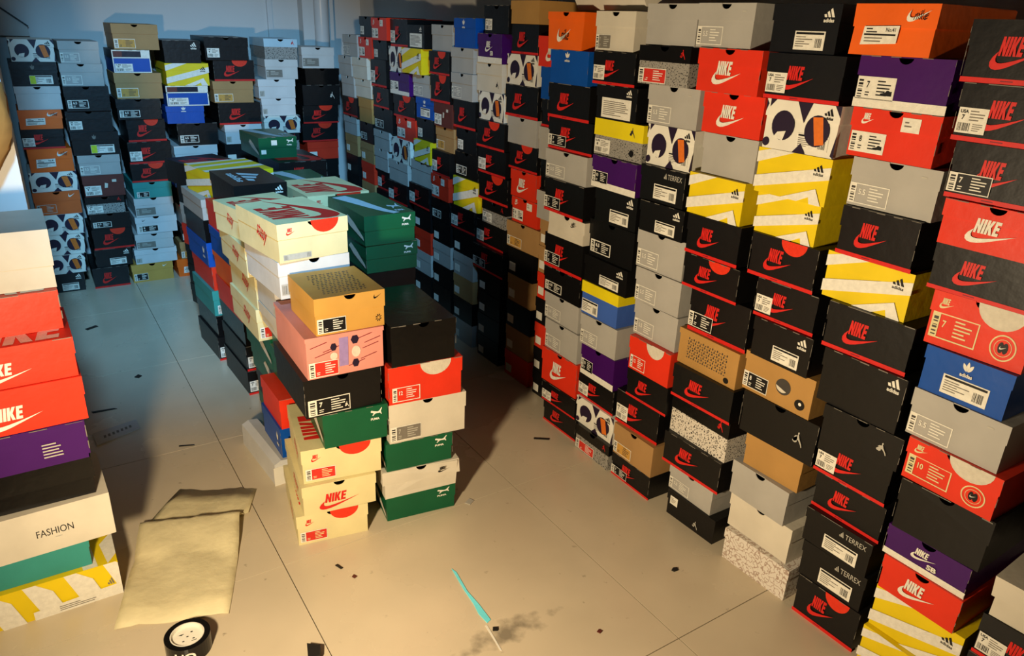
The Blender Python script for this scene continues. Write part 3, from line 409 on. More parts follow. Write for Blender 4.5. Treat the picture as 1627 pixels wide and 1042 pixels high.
# stacks: (axis the faces look along, face plane, boxes from top down: kind, centre along the wall, width, height of the top)
COLS = {
 'K0': (0, 1.586, [('BN',0.712,0.209,1.527), ('BNl',0.697,0.212,1.412), ('BNk',0.685,0.206,1.301), ('RN',0.668,0.212,1.188), ('BN',0.672,0.212,1.094), ('RS7',0.656,0.208,0.992), ('BUl',0.643,0.188,0.871), ('GL',0.632,0.211,0.766), ('RS',0.612,0.210,0.652), ('BPL',0.610,0.205,0.547), ('PUs',0.616,0.199,0.412), ('RN',0.607,0.193,0.329), ('YA',0.601,0.217,0.233), ('YA',0.598,0.212,0.109)]),
 'K1': (0, 1.586, [('OL',0.971,0.188,1.554), ('PUl',0.932,0.216,1.451), ('RL',0.925,0.212,1.342), ('GL',0.902,0.211,1.235), ('BN',0.902,0.194,1.125), ('YA',0.908,0.223,1.010), ('BN',0.877,0.218,0.896), ('BAn',0.856,0.220,0.778), ('BJ',0.830,0.211,0.637), ('BNl',0.835,0.202,0.549), ('BN',0.822,0.198,0.441), ('BT',0.824,0.194,0.337), ('BT',0.820,0.188,0.235), ('BNf',0.812,0.188,0.126)]),
 'K2': (0, 1.586, [('BA',1.195,0.188,1.554), ('BNl',1.171,0.214,1.445), ('RG',1.156,0.211,1.339), ('YA',1.152,0.222,1.220), ('YA',1.151,0.194,1.107), ('BNf',1.137,0.208,1.004), ('BNl',1.107,0.191,0.889), ('BA',1.090,0.191,0.783), ('TC',1.089,0.231,0.673), ('BJ',1.067,0.246,0.558), ('TP',1.065,0.191,0.434), ('GR',1.077,0.202,0.335), ('CR',1.063,0.223,0.224), ('MO',1.048,0.233,0.107)]),
 'K3': (0, 1.586, [('GL',1.432,0.198,1.556), ('RN',1.396,0.220,1.447), ('RN',1.380,0.209,1.337), ('GR',1.369,0.195,1.230), ('YA',1.385,0.204,1.119), ('BN',1.371,0.200,1.003), ('BNf',1.358,0.212,0.889), ('BNk',1.325,0.224,0.788), ('TK',1.333,0.241,0.653), ('BN',1.330,0.237,0.539), ('SPw',1.332,0.243,0.431), ('BN',1.338,0.240,0.294), ('GL',1.329,0.193,0.183), ('BSj',1.314,0.207,0.090)]),
 'K4': (0, 1.586, [('GR',1.640,0.201,1.555), ('SPr',1.645,0.210,1.444), ('GL',1.600,0.211,1.337), ('RG',1.593,0.196,1.226), ('BT',1.596,0.192,1.108), ('BA',1.578,0.192,1.002), ('GL',1.584,0.209,0.907), ('GL',1.573,0.205,0.784), ('GL',1.564,0.203,0.671), ('RH',1.558,0.193,0.556), ('BN',1.558,0.193,0.438), ('BNl',1.598,0.210,0.336), ('TN',1.583,0.203,0.210), ('BNk',1.584,0.202,0.092)]),
 'K5': (0, 1.586, [('CL',1.876,0.190,1.534), ('BNl',1.859,0.203,1.418), ('BB',1.838,0.196,1.320), ('YS',1.823,0.240,1.215), ('PUk',1.813,0.226,1.099), ('BA',1.808,0.210,0.995), ('BLk',1.813,0.235,0.882), ('BA',1.816,0.231,0.754), ('YB',1.834,0.199,0.661), ('GL',1.825,0.199,0.540), ('PUk',1.813,0.192,0.426), ('BNl',1.818,0.209,0.307), ('RG',1.807,0.221,0.209), ('SPr',1.793,0.201,0.102)]),
 'K6': (0, 1.586, [('ON',2.114,0.201,1.530), ('BU',2.079,0.220,1.413), ('BN',2.082,0.234,1.305), ('BNk',2.075,0.247,1.190), ('GL',2.067,0.244,1.082), ('BNk',2.062,0.234,0.982), ('WC',2.045,0.213,0.862), ('BNk',2.063,0.234,0.776), ('BLk',2.061,0.231,0.648), ('GL',2.055,0.222,0.544), ('GL',2.040,0.215,0.440), ('RN',2.043,0.225,0.321), ('BNl',2.033,0.216,0.180), ('BN',2.025,0.218,0.095)]),
 'K65': (0, 1.690, [('RN',2.320,0.195,1.451), ('BU',2.307,0.195,1.345), ('BN',2.303,0.190,1.229), ('GR',2.302,0.191,1.128), ('BP',2.290,0.188,1.006), ('GR',2.281,0.189,0.888)]),
 'K7': (0, 1.690, [('TP',2.521,0.191,1.571), ('BN',2.529,0.191,1.488), ('RG',2.532,0.213,1.379), ('BN',2.527,0.229,1.265), ('GR',2.515,0.211,1.143), ('BNf',2.511,0.211,1.038), ('RN',2.494,0.194,0.934), ('RL',2.480,0.195,0.823), ('TN',2.480,0.240,0.717)]),
 'K8': (0, 1.690, [('BS',2.726,0.188,1.554), ('PUs',2.767,0.190,1.448), ('JW',2.775,0.205,1.334), ('RG',2.752,0.206,1.219), ('BNf',2.740,0.222,1.104), ('BNl',2.735,0.222,0.990), ('BNf',2.721,0.245,0.879), ('SPl',2.709,0.203,0.761), ('BNl',2.750,0.236,0.660), ('BNk',2.736,0.262,0.549)]),
 'K85': (0, 1.690, [('BU',2.968,0.191,1.504), ('GR',2.997,0.199,1.384), ('GL',2.985,0.199,1.279), ('BN',2.972,0.199,1.166), ('BS',2.954,0.191,1.044), ('BLk',2.969,0.211,0.936), ('YA',2.968,0.233,0.819), ('BNl',2.988,0.224,0.680)]),
 'K9': (0, 1.690, [('GR',3.207,0.205,1.473), ('BNf',3.209,0.204,1.359), ('BNf',3.199,0.190,1.258), ('BR',3.174,0.188,1.135), ('TN',3.176,0.188,1.025), ('BNl',3.186,0.188,0.912), ('RL',3.195,0.190,0.795), ('BLk',3.203,0.190,0.678)]),
 'K10': (0, 1.690, [('BB',3.445,0.188,1.467), ('YA',3.489,0.227,1.361), ('GL',3.409,0.214,1.243), ('BUl',3.373,0.188,1.138), ('BS',3.373,0.190,1.041), ('YA',3.383,0.191,0.935), ('GR',3.415,0.234,0.825), ('BNl',3.426,0.240,0.704)]),
 'K11': (0, 1.690, [('BNl',3.668,0.214,1.490), ('RG',3.706,0.190,1.360), ('PUl',3.648,0.232,1.236), ('BNf',3.604,0.255,1.130), ('RL',3.599,0.225,1.019), ('RG',3.654,0.228,0.905), ('GR',3.677,0.248,0.783), ('BNl',3.684,0.232,0.671)]),
 'K12': (0, 1.690, [('RL',3.883,0.199,1.494), ('BS',3.902,0.188,1.383), ('BNl',3.930,0.214,1.286), ('BN',3.879,0.216,1.145), ('BLk',3.867,0.252,1.041), ('GR',3.887,0.221,0.918), ('GR',3.905,0.191,0.817), ('BNl',3.903,0.188,0.697)]),
 'K13': (0, 1.690, [('BS',4.093,0.188,1.498), ('RL',4.099,0.190,1.393), ('CR',4.182,0.206,1.283), ('CR',4.155,0.220,1.169), ('TP',4.097,0.188,1.069), ('BLk',4.101,0.192,0.938)]),
 'K14': (0, 1.690, [('GL',4.321,0.237,1.399), ('GR',4.397,0.207,1.281), ('GR',4.372,0.199,1.172), ('BNf',4.337,0.232,1.055), ('GR',4.366,0.203,0.949)]),
 'C1': (1, 4.620, [('RG',0.137,0.200,1.328), ('BAl',0.126,0.209,1.222), ('LB',0.125,0.206,1.105), ('OL',0.116,0.201,0.990), ('BNl',0.109,0.196,0.893), ('OL',0.123,0.205,0.793), ('RG',0.119,0.224,0.670), ('ON2',0.116,0.223,0.566), ('RG',0.114,0.217,0.443), ('RG',0.108,0.209,0.331), ('RG',0.097,0.196,0.216), ('BA',0.086,0.188,0.110)]),
 'C2': (1, 4.620, [('GL',0.340,0.190,1.324), ('GL',0.340,0.203,1.215), ('BLk',0.343,0.215,1.103), ('BS',0.337,0.221,0.978), ('BAl',0.349,0.233,0.870), ('GL',0.347,0.208,0.748), ('BR',0.349,0.208,0.639), ('SPl',0.343,0.198,0.522), ('BLk',0.354,0.205,0.427), ('BNf',0.349,0.209,0.338), ('BA',0.338,0.194,0.222), ('BN',0.311,0.188,0.119)]),
 'C3': (1, 4.620, [('TN',0.619,0.229,1.414), ('NB',0.580,0.188,1.286), ('TN',0.600,0.237,1.170), ('BLk',0.584,0.225,1.037), ('BNf',0.603,0.200,0.928), ('BNl',0.603,0.226,0.807), ('BNf',0.597,0.209,0.688), ('TE',0.588,0.207,0.585), ('GLw',0.585,0.210,0.495), ('WK',0.587,0.225,0.385), ('GLw',0.565,0.207,0.287), ('WH',0.559,0.232,0.196), ('TNk',0.527,0.228,0.108)]),
 'C4': (1, 4.620, [('BA3',0.840,0.197,1.338), ('YA',0.854,0.231,1.221), ('NB',0.839,0.226,1.102), ('BU',0.822,0.206,0.994), ('BLk',0.873,0.224,0.897), ('WH',0.848,0.241,0.774), ('BU',0.812,0.200,0.652), ('BN',0.813,0.200,0.540), ('WH',0.823,0.201,0.431), ('BS',0.808,0.202,0.308), ('TN',0.793,0.200,0.213), ('OL',0.771,0.217,0.109)]),
 'C5': (1, 4.620, [('BS',1.074,0.245,1.361), ('BNf',1.109,0.231,1.238), ('TN',1.095,0.229,1.125), ('BN',1.115,0.245,1.005), ('WH',1.125,0.216,0.884)]),
 'C6': (1, 4.620, [('SPb',1.387,0.199,1.359), ('GLw',1.383,0.197,1.246), ('WH',1.344,0.225,1.135), ('WH',1.349,0.207,1.027), ('RG',1.359,0.225,0.926), ('SPl',1.352,0.223,0.823)]),
 'C7': (1, 4.620, [('GLw',1.603,0.207,1.317), ('BP',1.630,0.219,1.197), ('BJ',1.618,0.243,1.100), ('BNf',1.603,0.230,0.979), ('BNf',1.597,0.232,0.873)]),
}
# ------------------------------------------------------------------ shoe box builder
ORD = ['topmost', 'second', 'third', 'fourth', 'fifth', 'sixth', 'seventh', 'eighth', 'ninth', 'tenth', 'eleventh', 'twelfth', 'thirteenth', 'fourteenth', 'fifteenth']
_DEC = {}
def decal_mesh(key, D):
    if key in _DEC: return _DEC[key]
    v = []; f = []; fm = []; names = []
    for m, polys, layer in D:
        if m not in names: names.append(m)
        for p in polys:
            if not p or len(p) < 3: continue
            k = len(v); a = sum(p[i-1][0]*p[i][1]-p[i][0]*p[i-1][1] for i in range(len(p)))
            q = p if a > 0 else p[::-1]
            v += [(x, y, 0.0003*layer) for x, y in q]; f.append(tuple(range(k, k+len(q)))); fm.append(names.index(m))
    me = bpy.data.meshes.new(key[1]); me.from_pydata(v, [], f); me.update()
    for n in names: me.materials.append(MATS[n])
    me.polygons.foreach_set('material_index', fm)
    _DEC[key] = me; return me
def shell(w, d, z0, z1, cap, t, notch=0.0):
    """five thin walls: cap='top' is a lid, cap='bottom' a tray; a half-round thumb notch in the front wall"""
    b = MB(); x = w/2; y = d/2
    front = [(-x, z0), (x, z0), (x, z1)]
    if notch > 0: front += [(notch*math.cos(a*math.pi/8), z1-notch*0.86*math.sin(a*math.pi/8)) for a in range(0, 9)]
    front += [(-x, z1)]
    b.prism_xz(front, -y, -y+t)
    b.box(-x, x, y-t, y, z0, z1); b.box(-x, -x+t, -y+t, y-t, z0, z1); b.box(x-t, x, -y+t, y-t, z0, z1)
    if cap == 'top': b.box(-x+t, x-t, -y+t, y-t, z1-t, z1)
    else: b.box(-x+t, x-t, -y+t, y-t, z0, z0+t)
    return b
FACES = {}
N_BOX = [0]
def shoe_box(kind, loc, rz, w, d, h, label, group, long_front=False, lid_shift=(0, 0)):
    k = KINDS[kind]; N_BOX[0] += 1; rnd = random.Random(N_BOX[0]*31+5)
    root = empty('shoe_box', loc, rz); tag(root, label, 'shoe box', group)
    t = 0.0022; ins = 0.0026; lr = k['lr']; zl = h*(1-lr); r = min(0.018, h*0.17) if k['notch'] else 0.0
    cr = k.get('crumple', 0.0015)
    nr = 0.017 if k['notch'] else 0.0
    body = shell(w-2*ins, d-2*ins, 0.0, h-t-0.0006, 'bottom', t, nr+0.001 if nr else 0)
    lid = shell(w, d, zl, h, 'top', t, min(nr, h*lr*0.8))
    # the card has sagged and bowed a little: move corners together, so the walls stay closed
    def warp(b, amp):
        c = [[[ (rnd.uniform(-amp, amp), rnd.uniform(-amp, amp), rnd.uniform(-amp, amp)*0.5) for _ in (0, 1)] for _ in (0, 1)] for _ in (0, 1)]
        out = []
        for x, y, z in b.v:
            a, e, g = min(max(x/w+.5, 0), 1), min(max(y/d+.5, 0), 1), min(max(z/h, 0), 1)
            dx = dy = dz = 0
            for i in (0, 1):
                for j in (0, 1):
                    for l in (0, 1):
                        q = (a if i else 1-a)*(e if j else 1-e)*(g if l else 1-g); dx += q*c[i][j][l][0]; dy += q*c[i][j][l][1]; dz += q*c[i][j][l][2]
            if z < 1e-6: dz = 0
            if z > h-1e-6: dz = min(dz, 0)
            out.append((x+dx, y+dy, z+dz))
        b.v = out
    if cr > 0.002: warp(body, cr); warp(lid, cr*1.0)
    body.build('body', k['body'], root); lo = lid.build('lid', k['lid'], root)
    lo.location = (lid_shift[0], lid_shift[1], 0)
    nu = 3.0 if long_front else 1.9
    for pname, face, D in k['parts']:
        vtop = max((y for m, P, l in D for p in P for x, y in p), default=1)
        pr = 0.0008 + (cr if cr > 0.002 else 0)
        on_lid = vtop*h > zl+0.004
        off = pr if on_lid else pr-ins+0.0002
        if pname in ('label', 'sticker') and kind.startswith('BN'): off = pr+0.0009      # stuck over the printed logo
        if face == 'front': o, u, v, n, su, sv = Vector((-w/2, -d/2-off, 0)), Vector((1, 0, 0)), Vector((0, 0, 1)), Vector((0, -1, 0)), w/nu, h
        elif face == 'left': o, u, v, n, su, sv = Vector((-w/2-pr, d/2, 0)), Vector((0, -1, 0)), Vector((0, 0, 1)), Vector((-1, 0, 0)), d/3.0, h
        else: o, u, v, n, su, sv = Vector((-w/2, -d/2, h+0.0006)), Vector((1, 0, 0)), Vector((0, 1, 0)), Vector((0, 0, 1)), w/nu, d/(1.9 if long_front else 3.0)
        if face in ('top', 'left') and not group.startswith(('pile', 'left')) : continue
        me = decal_mesh((kind, pname, face), D)
        ob = bpy.data.objects.new(pname, me); COLL.objects.link(ob); ob.parent = root
        ob.matrix_local = Matrix(((u.x*su, v.x*sv, n.x, o.x), (u.y*su, v.y*sv, n.y, o.y), (u.z*su, v.z*sv, n.z, o.z), (0, 0, 0, 1)))
    # scuffed pale card edges
    if k['body'] in ('black_card', 'black_gloss_card', 'navy_card', 'purple_card', 'red_card', 'blue_card', 'green_card') and rnd.random() < .7:
        var = rnd.randrange(4); rv = random.Random(var+40); P = []
        for u0, u1, v0, v1, vert in ((1.884, 1.9, .05, .98, 1), (0, .014, .1, .98, 1), (.02, 1.88, .978, 1.0, 0)):
            if rv.random() < .35: continue
            n = 9
            for q in range(n):
                if rv.random() < .45: continue
                t0, t1 = q/n, (q+1)/n
                if vert: w_ = (u1-u0)*rv.uniform(.35, 1); x0 = u1-w_ if u0 > 1 else u0; P.append(rect(x0, v0+(v1-v0)*t0, x0+w_, v0+(v1-v0)*t1))
                else: w_ = (v1-v0)*rv.uniform(.3, 1); P.append(rect(u0+(u1-u0)*t0, v1-w_, u0+(u1-u0)*t1, v1))
        if P:
            me = decal_mesh(('wear', 'worn_edge', var), [('print_grey', P, 0)])
            ob = bpy.data.objects.new('worn_edge', me); ob['kind'] = 'stuff'; COLL.objects.link(ob); ob.parent = root
            off = .0011 + (cr if cr > .002 else 0)
            ob.matrix_local = Matrix(((w/1.9, 0, 0, -w/2), (0, 0, -1, -d/2-off), (0, h, 0, 0), (0, 0, 0, 1)))
    return root
SUP = MB(); SUP_M = ['black_card', 'red_card', 'grey_card', 'ivory_card', 'tan_card', 'blue_card', 'green_card', 'paper_white', 'yellow_card']
def support(cx, cy, rz, w, d, z0, z1, seed, pal=(0, 0, 1, 0, 0, 4, 0, 2)):
    """plain boxes below what the photograph shows"""
    rnd = random.Random(seed); n = max(1, round((z1-z0)/0.112)); h = (z1-z0)/n; c, s = math.cos(rz), math.sin(rz)
    for i in range(n):
        b = MB(); mi = pal[rnd.randrange(len(pal))]; a = z0+i*h
        ww = w-rnd.uniform(.0, .012)
        b.box(-ww/2+.002, ww/2-.002, -d/2+.002, d/2-.002, a, a+h*.62, mi); b.box(-ww/2, ww/2, -d/2, d/2, a+h*.62, a+h-.001, mi)
        b.box(-ww*.44, -ww*.20, -d/2+.0008, -d/2+.002, a+h*.14, a+h*.44, 7)
        k = len(SUP.v); SUP.v += [(cx+x*c-y*s, cy+x*s+y*c, z) for x, y, z in b.v]; SUP.f += [tuple(q+k for q in f) for f in b.f]; SUP.m += b.m

NAMES = {'K0': 'first right-wall stack from the right', 'K1': 'second right-wall stack from the right', 'K2': 'third right-wall stack from the right', 'K3': 'fourth right-wall stack from the right', 'K4': 'fifth right-wall stack from the right',
 'K5': 'sixth right-wall stack from the right', 'K6': 'seventh right-wall stack from the right', 'K65': 'half-hidden eighth right-wall stack', 'K7': 'ninth right-wall stack from the right', 'K8': 'tenth right-wall stack from the right', 'K85': 'seventh right-wall stack from back corner', 'K9': 'sixth right-wall stack from back corner',
 'K10': 'fifth right-wall stack from back corner', 'K11': 'fourth right-wall stack from back corner', 'K12': 'third right-wall stack from back corner', 'K13': 'second right-wall stack from back corner', 'K14': 'right-wall stack in the back corner',
 'C1': 'first back-wall stack from left', 'C2': 'second back-wall stack from left', 'C3': 'third back-wall stack from left', 'C4': 'fourth back-wall stack from left', 'C5': 'fifth back-wall stack from left', 'C6': 'sixth back-wall stack from left', 'C7': 'seventh back-wall stack from left'}
rj = random.Random(11)
def lab(look, i, col): return '%s, %s from top, %s' % (look, ORD[i], col) if i else '%s on top of %s' % (look, col)
for cname, (ax, pl, L) in COLS.items():
    n = len(L)
    for i, (kind, c, w, zt) in enumerate(L):
        z0 = L[i+1][3] if i+1 < n else (0.0 if zt < 0.16 else zt-0.112)
        h = zt-z0-0.0008; d = 0.325+rj.uniform(-.012, .012); off = rj.uniform(-0.010, 0.012); yaw = math.radians(rj.uniform(-1.3, 1.3))
        label = lab(KINDS[kind]['look'], i, NAMES[cname])
        if ax == 0: loc = (pl+d/2+off, c, z0); rz = -math.pi/2+yaw
        else: loc = (c, pl+d/2+off, z0); rz = yaw
        if ax == 0 and loc[0]+d/2 > 2.04: loc = (2.04-d/2, c, z0)
        shoe_box(kind, loc, rz, w-0.004, d, h, label, 'right wall of shoe boxes' if ax == 0 else 'back wall of shoe boxes')
    if z0 > 0.01:
        cs = sum(b[1] for b in L[-3:])/len(L[-3:])
        lowd = rj.randrange(10000)
        if ax == 0: support(pl+.165, cs-(.012 if cname == 'K65' else 0), -math.pi/2, .16 if cname == 'K65' else .195, .325, 0, z0-.0005, lowd)
        else: support(cs, pl+.165, 0, .205, .325, 0, z0-.0005, lowd)
# the low stack cut off by the right edge of the picture
for i, (kind, pl, z0, z1, nm) in enumerate([('BN', 1.586, 0, .113, 'fourth'), ('BN', 1.586, .113, .226, 'third'), ('BNl', 1.586, .226, .336, 'second'), ('WC', 1.586, .336, .438, 'first')]):
    shoe_box(kind, (pl+.165, .372, z0), -math.pi/2+.02*(i-1), .205, .33, z1-z0-.001, '%s, %s down in low stack, bottom right corner' % (KINDS[kind]['look'], nm), 'right wall of shoe boxes')
for i, (kind, z0, z1) in enumerate([('BP', .439, .548), ('BP', .548, .655), ('BN', .655, .765)]):
    shoe_box(kind, (1.72+.165, .372, z0), -math.pi/2, .205, .32, z1-z0-.001, '%s, %s one set back at right picture edge' % (KINDS[kind]['look'], ['lowest', 'middle', 'upper'][i]), 'right wall of shoe boxes')

# ------------------------------------------------------------------ the pile in the middle of the room
def pile(kind, xl, yf, z0, z1, w, d, yaw, label, **kw):
    rz = math.radians(yaw); c, s = math.cos(rz), math.sin(rz)
    cx = xl+(w/2)*c-(d/2)*s; cy = yf+(w/2)*s+(d/2)*c
    return shoe_box(kind, (cx, cy, z0), rz, w, d, z1-z0-.0008, label, 'pile of shoe boxes in mid-floor', **kw)
FL = 'front left column of the middle pile'; FR = 'front right column of the middle pile'
pile('CN', .492, 1.848, 0, .105, .215, .30, -10, 'cream red-label shoebox on the floor, '+FL)
pile('CN2', .512, 1.836, .105, .208, .222, .30, -8, 'cream shoebox with large red logo, second from floor, '+FL)
pile('CN', .522, 1.850, .208, .322, .236, .30, -10, 'cream red-label shoebox under the green one, '+FL)
pile('GP', .585, 1.826, .322, .435, .193, .31, -6, 'green shoebox under the black one, '+FL)
pile('BJk', .537, 1.822, .435, .555, .226, .315, -2, 'black shoebox with black size label, '+FL)
pile('PK', .549, 1.82, .555, .680, .226, .322, -2, 'pink patterned shoebox under the golden tan one')
pile('TT', .581, 1.82, .680, .789, .202, .235, -1, 'golden tan shoebox with dotted lid, '+FL)
pile('GP', .770, 1.822, 0, .090, .232, .31, -8, 'green shoebox on the floor, '+FR)
pile('WC', .762, 1.818, .090, .186, .248, .32, -8, 'crumpled white shoebox between two green ones, '+FR)
pile('GP', .772, 1.818, .186, .286, .218, .32, -7, 'green shoebox between two white ones, '+FR)
pile('CL', .782, 1.812, .286, .421, .252, .33, -6, 'white grey-label shoebox under the red one, '+FR)
pile('RH', .782, 1.808, .421, .546, .236, .33, -6, 'red shoebox with cream half-round patch, '+FR)
pile('BP', .790, 1.80, .546, .676, .205, .33, -4, 'plain black shoebox on top of '+FR)
ML = 'second left column of the middle pile'
pile('GR', .60, 2.175, 0, .11, .2, .205, 0, 'grey shoebox on the floor, '+ML)
pile('BU', .552, 2.175, .11, .222, .2, .215, 0, 'blue shoebox under the red one, '+ML)
pile('RN', .556, 2.168, .222, .331, .205, .215, 0, 'red shoebox with white logo, '+ML)
pile('GP', .60, 2.185, .331, .44, .2, .20, 0, 'green shoebox above the red one, '+ML)
pile('GP', .606, 2.19, .44, .53, .195, .195, 0, 'upper green shoebox beneath white ones, '+ML)
pile('WC', .575, 2.165, .53, .61, .21, .215, 0, 'crumpled white shoebox, '+ML)
pile('LB', .572, 2.165, .61, .708, .215, .215, 0, 'plain pale grey shoebox, '+ML)
pile('WH', .563, 2.07, .708, .823, .222, .305, 3, 'white shoebox under the cream one, '+ML)
pile('CNp', .565, 2.055, .823, .938, .222, .305, 7, 'cream shoebox with red half-round patch on '+ML)
BL = 'third left column of the middle pile'
for kind, xl, z0, z1, lb in [('GP', .632, 0, .11, 'lowest green shoebox, '), ('BN', .63, .11, .22, 'black shoebox with red logo, '), ('GP', .62, .22, .33, 'middle green shoebox, '), ('GP', .606, .33, .445, 'uppermost green shoebox, '), ('CN', .568, .445, .562, 'lowest cream shoebox, '), ('CN', .574, .562, .678, 'third cream shoebox from top, '), ('CN', .552, .678, .780, 'second cream shoebox from top, ')]:
    pile(kind, xl, 2.405, z0, z1, .215, .325, 1, lb+BL)
pile('CN8', .566, 2.49, .780, .884, .228, .20, 11, 'cream shoebox with handwritten 28 topping '+BL)
GL4 = 'fourth left column of the middle pile'
for kind, xl, z0, z1, lb in [('BNl', .625, 0, .11, 'lowest black stickered shoebox, '), ('BNl', .628, .11, .222, 'upper black stickered shoebox, '), ('BP', .63, .222, .33, 'plain black shoebox, '), ('RN', .625, .33, .44, 'lower red shoebox, '), ('ON', .625, .44, .55, 'orange shoebox with script logo, '), ('BU', .62, .55, .66, 'blue shoebox, '), ('RN', .62, .66, .77, 'upper red shoebox, '), ('BA', .648, .77, .882, 'black shoebox with white bar logo topping ')]:
    pile(kind, xl, 2.895, z0, z1, .205, .345, 2, lb+GL4)
GL5 = 'fifth left column of the middle pile'
for kind, xl, z0, z1, lb in [('BNl', .600, 0, .115, 'black stickered shoebox on the floor, '), ('BP', .605, .115, .22, 'lower plain black shoebox, '), ('TE', .600, .22, .34, 'long teal shoebox, '), ('RN', .61, .34, .45, 'red shoebox, '), ('BU', .60, .45, .56, 'blue shoebox, '), ('BP', .60, .56, .66, 'upper plain black shoebox, '), ('GR', .60, .66, .75, 'plain grey shoebox, ')]:
    pile(kind, xl, 3.30, z0, z1, .215, .33, 3, lb+GL5)
pile('YA', .645, 3.265, .75, .862, .275, .30, 9, 'yellow shoebox with white stripes topping '+GL5)
pile('BN', .70, 3.86, .67, .785, .26, .33, 16, 'black shoebox behind the yellow one on the middle pile')
support(.81, 4.04, .25, .25, .33, 0, .67, 5)
pile('CN', .884, 2.755, .735, .85, .255, .33, 3, 'large cream shoebox behind the top green shoebox')
support(1.0, 2.93, .05, .24, .33, 0, .735, 6)
pile('GP', .958, 3.21, .69, .80, .205, .35, 0, 'dim green shoebox behind the large cream one'); support(1.06, 3.385, 0, .205, .35, 0, .69, 7, (6, 0, 3))
pile('BN', 1.055, 3.70, .70, .812, .245, .36, 1, 'black red-print shoebox carrying a small green shoebox'); support(1.175, 3.88, 0, .24, .36, 0, .70, 8)
pile('GPl', 1.0, 3.83, .812, .917, .195, .32, 2, 'small green shoebox with stickers on the black one')
pile('GP', .955, 2.375, .742, .850, .196, .355, 0, 'green shoebox on top of the second right column'); pile('GP', .962, 2.385, .637, .742, .2, .34, -1, 'second green shoebox of the second right column')
support(1.06, 2.555, 0, .2, .34, 0, .637, 9, (6, 0, 0))
# ------------------------------------------------------------------ the stack at the left edge, long sides to the front
LS = [('LYA', .022, 1.90, 0, .108, 'yellow shoebox with white stripes at the foot of left stack'), ('LTE', -.033, 1.915, .108, .205, 'teal shoebox above the yellow one in left stack'), ('LFA', .030, 1.885, .205, .332, 'white shoebox lettered FASHION in left stack'), ('LBP', .010, 1.90, .332, .440, 'plain black shoebox in left stack'),
      ('LPU', .012, 1.895, .440, .546, 'glossy crumpled purple shoebox in left stack'), ('LRN', .024, 1.895, .546, .662, 'lower orange-red shoebox with white logo in left stack'), ('LRN', .022, 1.90, .662, .764, 'upper orange-red shoebox with white logo in left stack'), ('LRT', .010, 1.965, .764, .862, 'orange-red shoebox under the white one in left stack'), ('LCR', .018, 1.985, .862, 1.005, 'plain off-white shoebox on top of left stack')]
for i, (kind, xr_, yf, z0, z1, lb) in enumerate(LS):
    w = .345; d = .225
    yaw = math.radians((0, 0, 1.5, 0, .5, 1, 1, 2, .5)[i])
    shoe_box(kind, (xr_-w/2*math.cos(yaw)-d/2*math.sin(yaw)*0, yf+d/2-w/2*math.sin(yaw), z0), yaw, w, d, z1-z0-.0008, lb, 'left stack of shoe boxes', long_front=True)
so = SUP.build('shoe_box_supports', SUP_M); so['kind'] = 'stuff'; tag(so, 'dim lower shoe boxes at the feet of the far stacks', 'shoe boxes')

# ------------------------------------------------------------------ loose things
# tilted open lid lying over the tops of the sixth and seventh stacks
r = empty('cardboard_cover', (1.77, 1.98, 1.541), -math.pi/2); tag(r, 'pale tilted lid with black script above the open orange shoebox', 'box cover')
b = shell(.34, .26, 0, .05, 'top', .0025); lo = b.build('panel', 'ivory_card', r); lo.rotation_euler = (math.radians(30), 0, 0); lo.location = (0, 0, .062)
me = decal_mesh(('lid', 'lettering', 'top'), [('print_black', text('nike', 0, 0, 1, 1, 0.0, .35), 0)])
q = bpy.data.objects.new('lettering', me); link(q, lo); q.location = (-.02, -.07, .0508); q.scale = (.12, .05, 1)
# sheet leaning on the wall over the first back stack
b = MB(); b.prism_xz([(-.008, 1.332), (.150, 1.332), (.146, 1.378), (-.008, 1.50)], 4.985, 4.995); o = b.build('leaning_sheet', 'grey_card'); tag(o, 'grey sheet with dark slanted edge leaning on back wall', 'sheet')
b = MB(); b.prism_xz([(.146, 1.378), (.152, 1.384), (-.008, 1.512), (-.008, 1.50)], 4.982, 4.996); b.build('edge_strip', 'scrap_dark', o)
# brown sacking hanging at the left edge on the wall end
vs = []; fs = []; n = 18; R_ = 9
for i in range(R_+1):
    t = i/R_; rr = .085*math.sin(math.pi*min(max(t, .06), .94))**.42; z = 1.085+t*.28
    for j in range(n):
        a = 2*math.pi*j/n; k = 1+.08*math.sin(5*a+i)
        vs.append((-.080+rr*k*math.cos(a)-.02*(1-t), 2.275+rr*.6*k*math.sin(a), z))
for i in range(R_):
    for j in range(n): fs.append((i*n+j, i*n+(j+1) % n, (i+1)*n+(j+1) % n, (i+1)*n+j))
fs += [tuple(range(n-1, -1, -1)), tuple(range(R_*n, R_*n+n))]
tag(mesh_obj('hanging_sack', vs, fs, 'burlap', smooth=True), 'brown coarse sack hanging at left picture edge', 'sack')
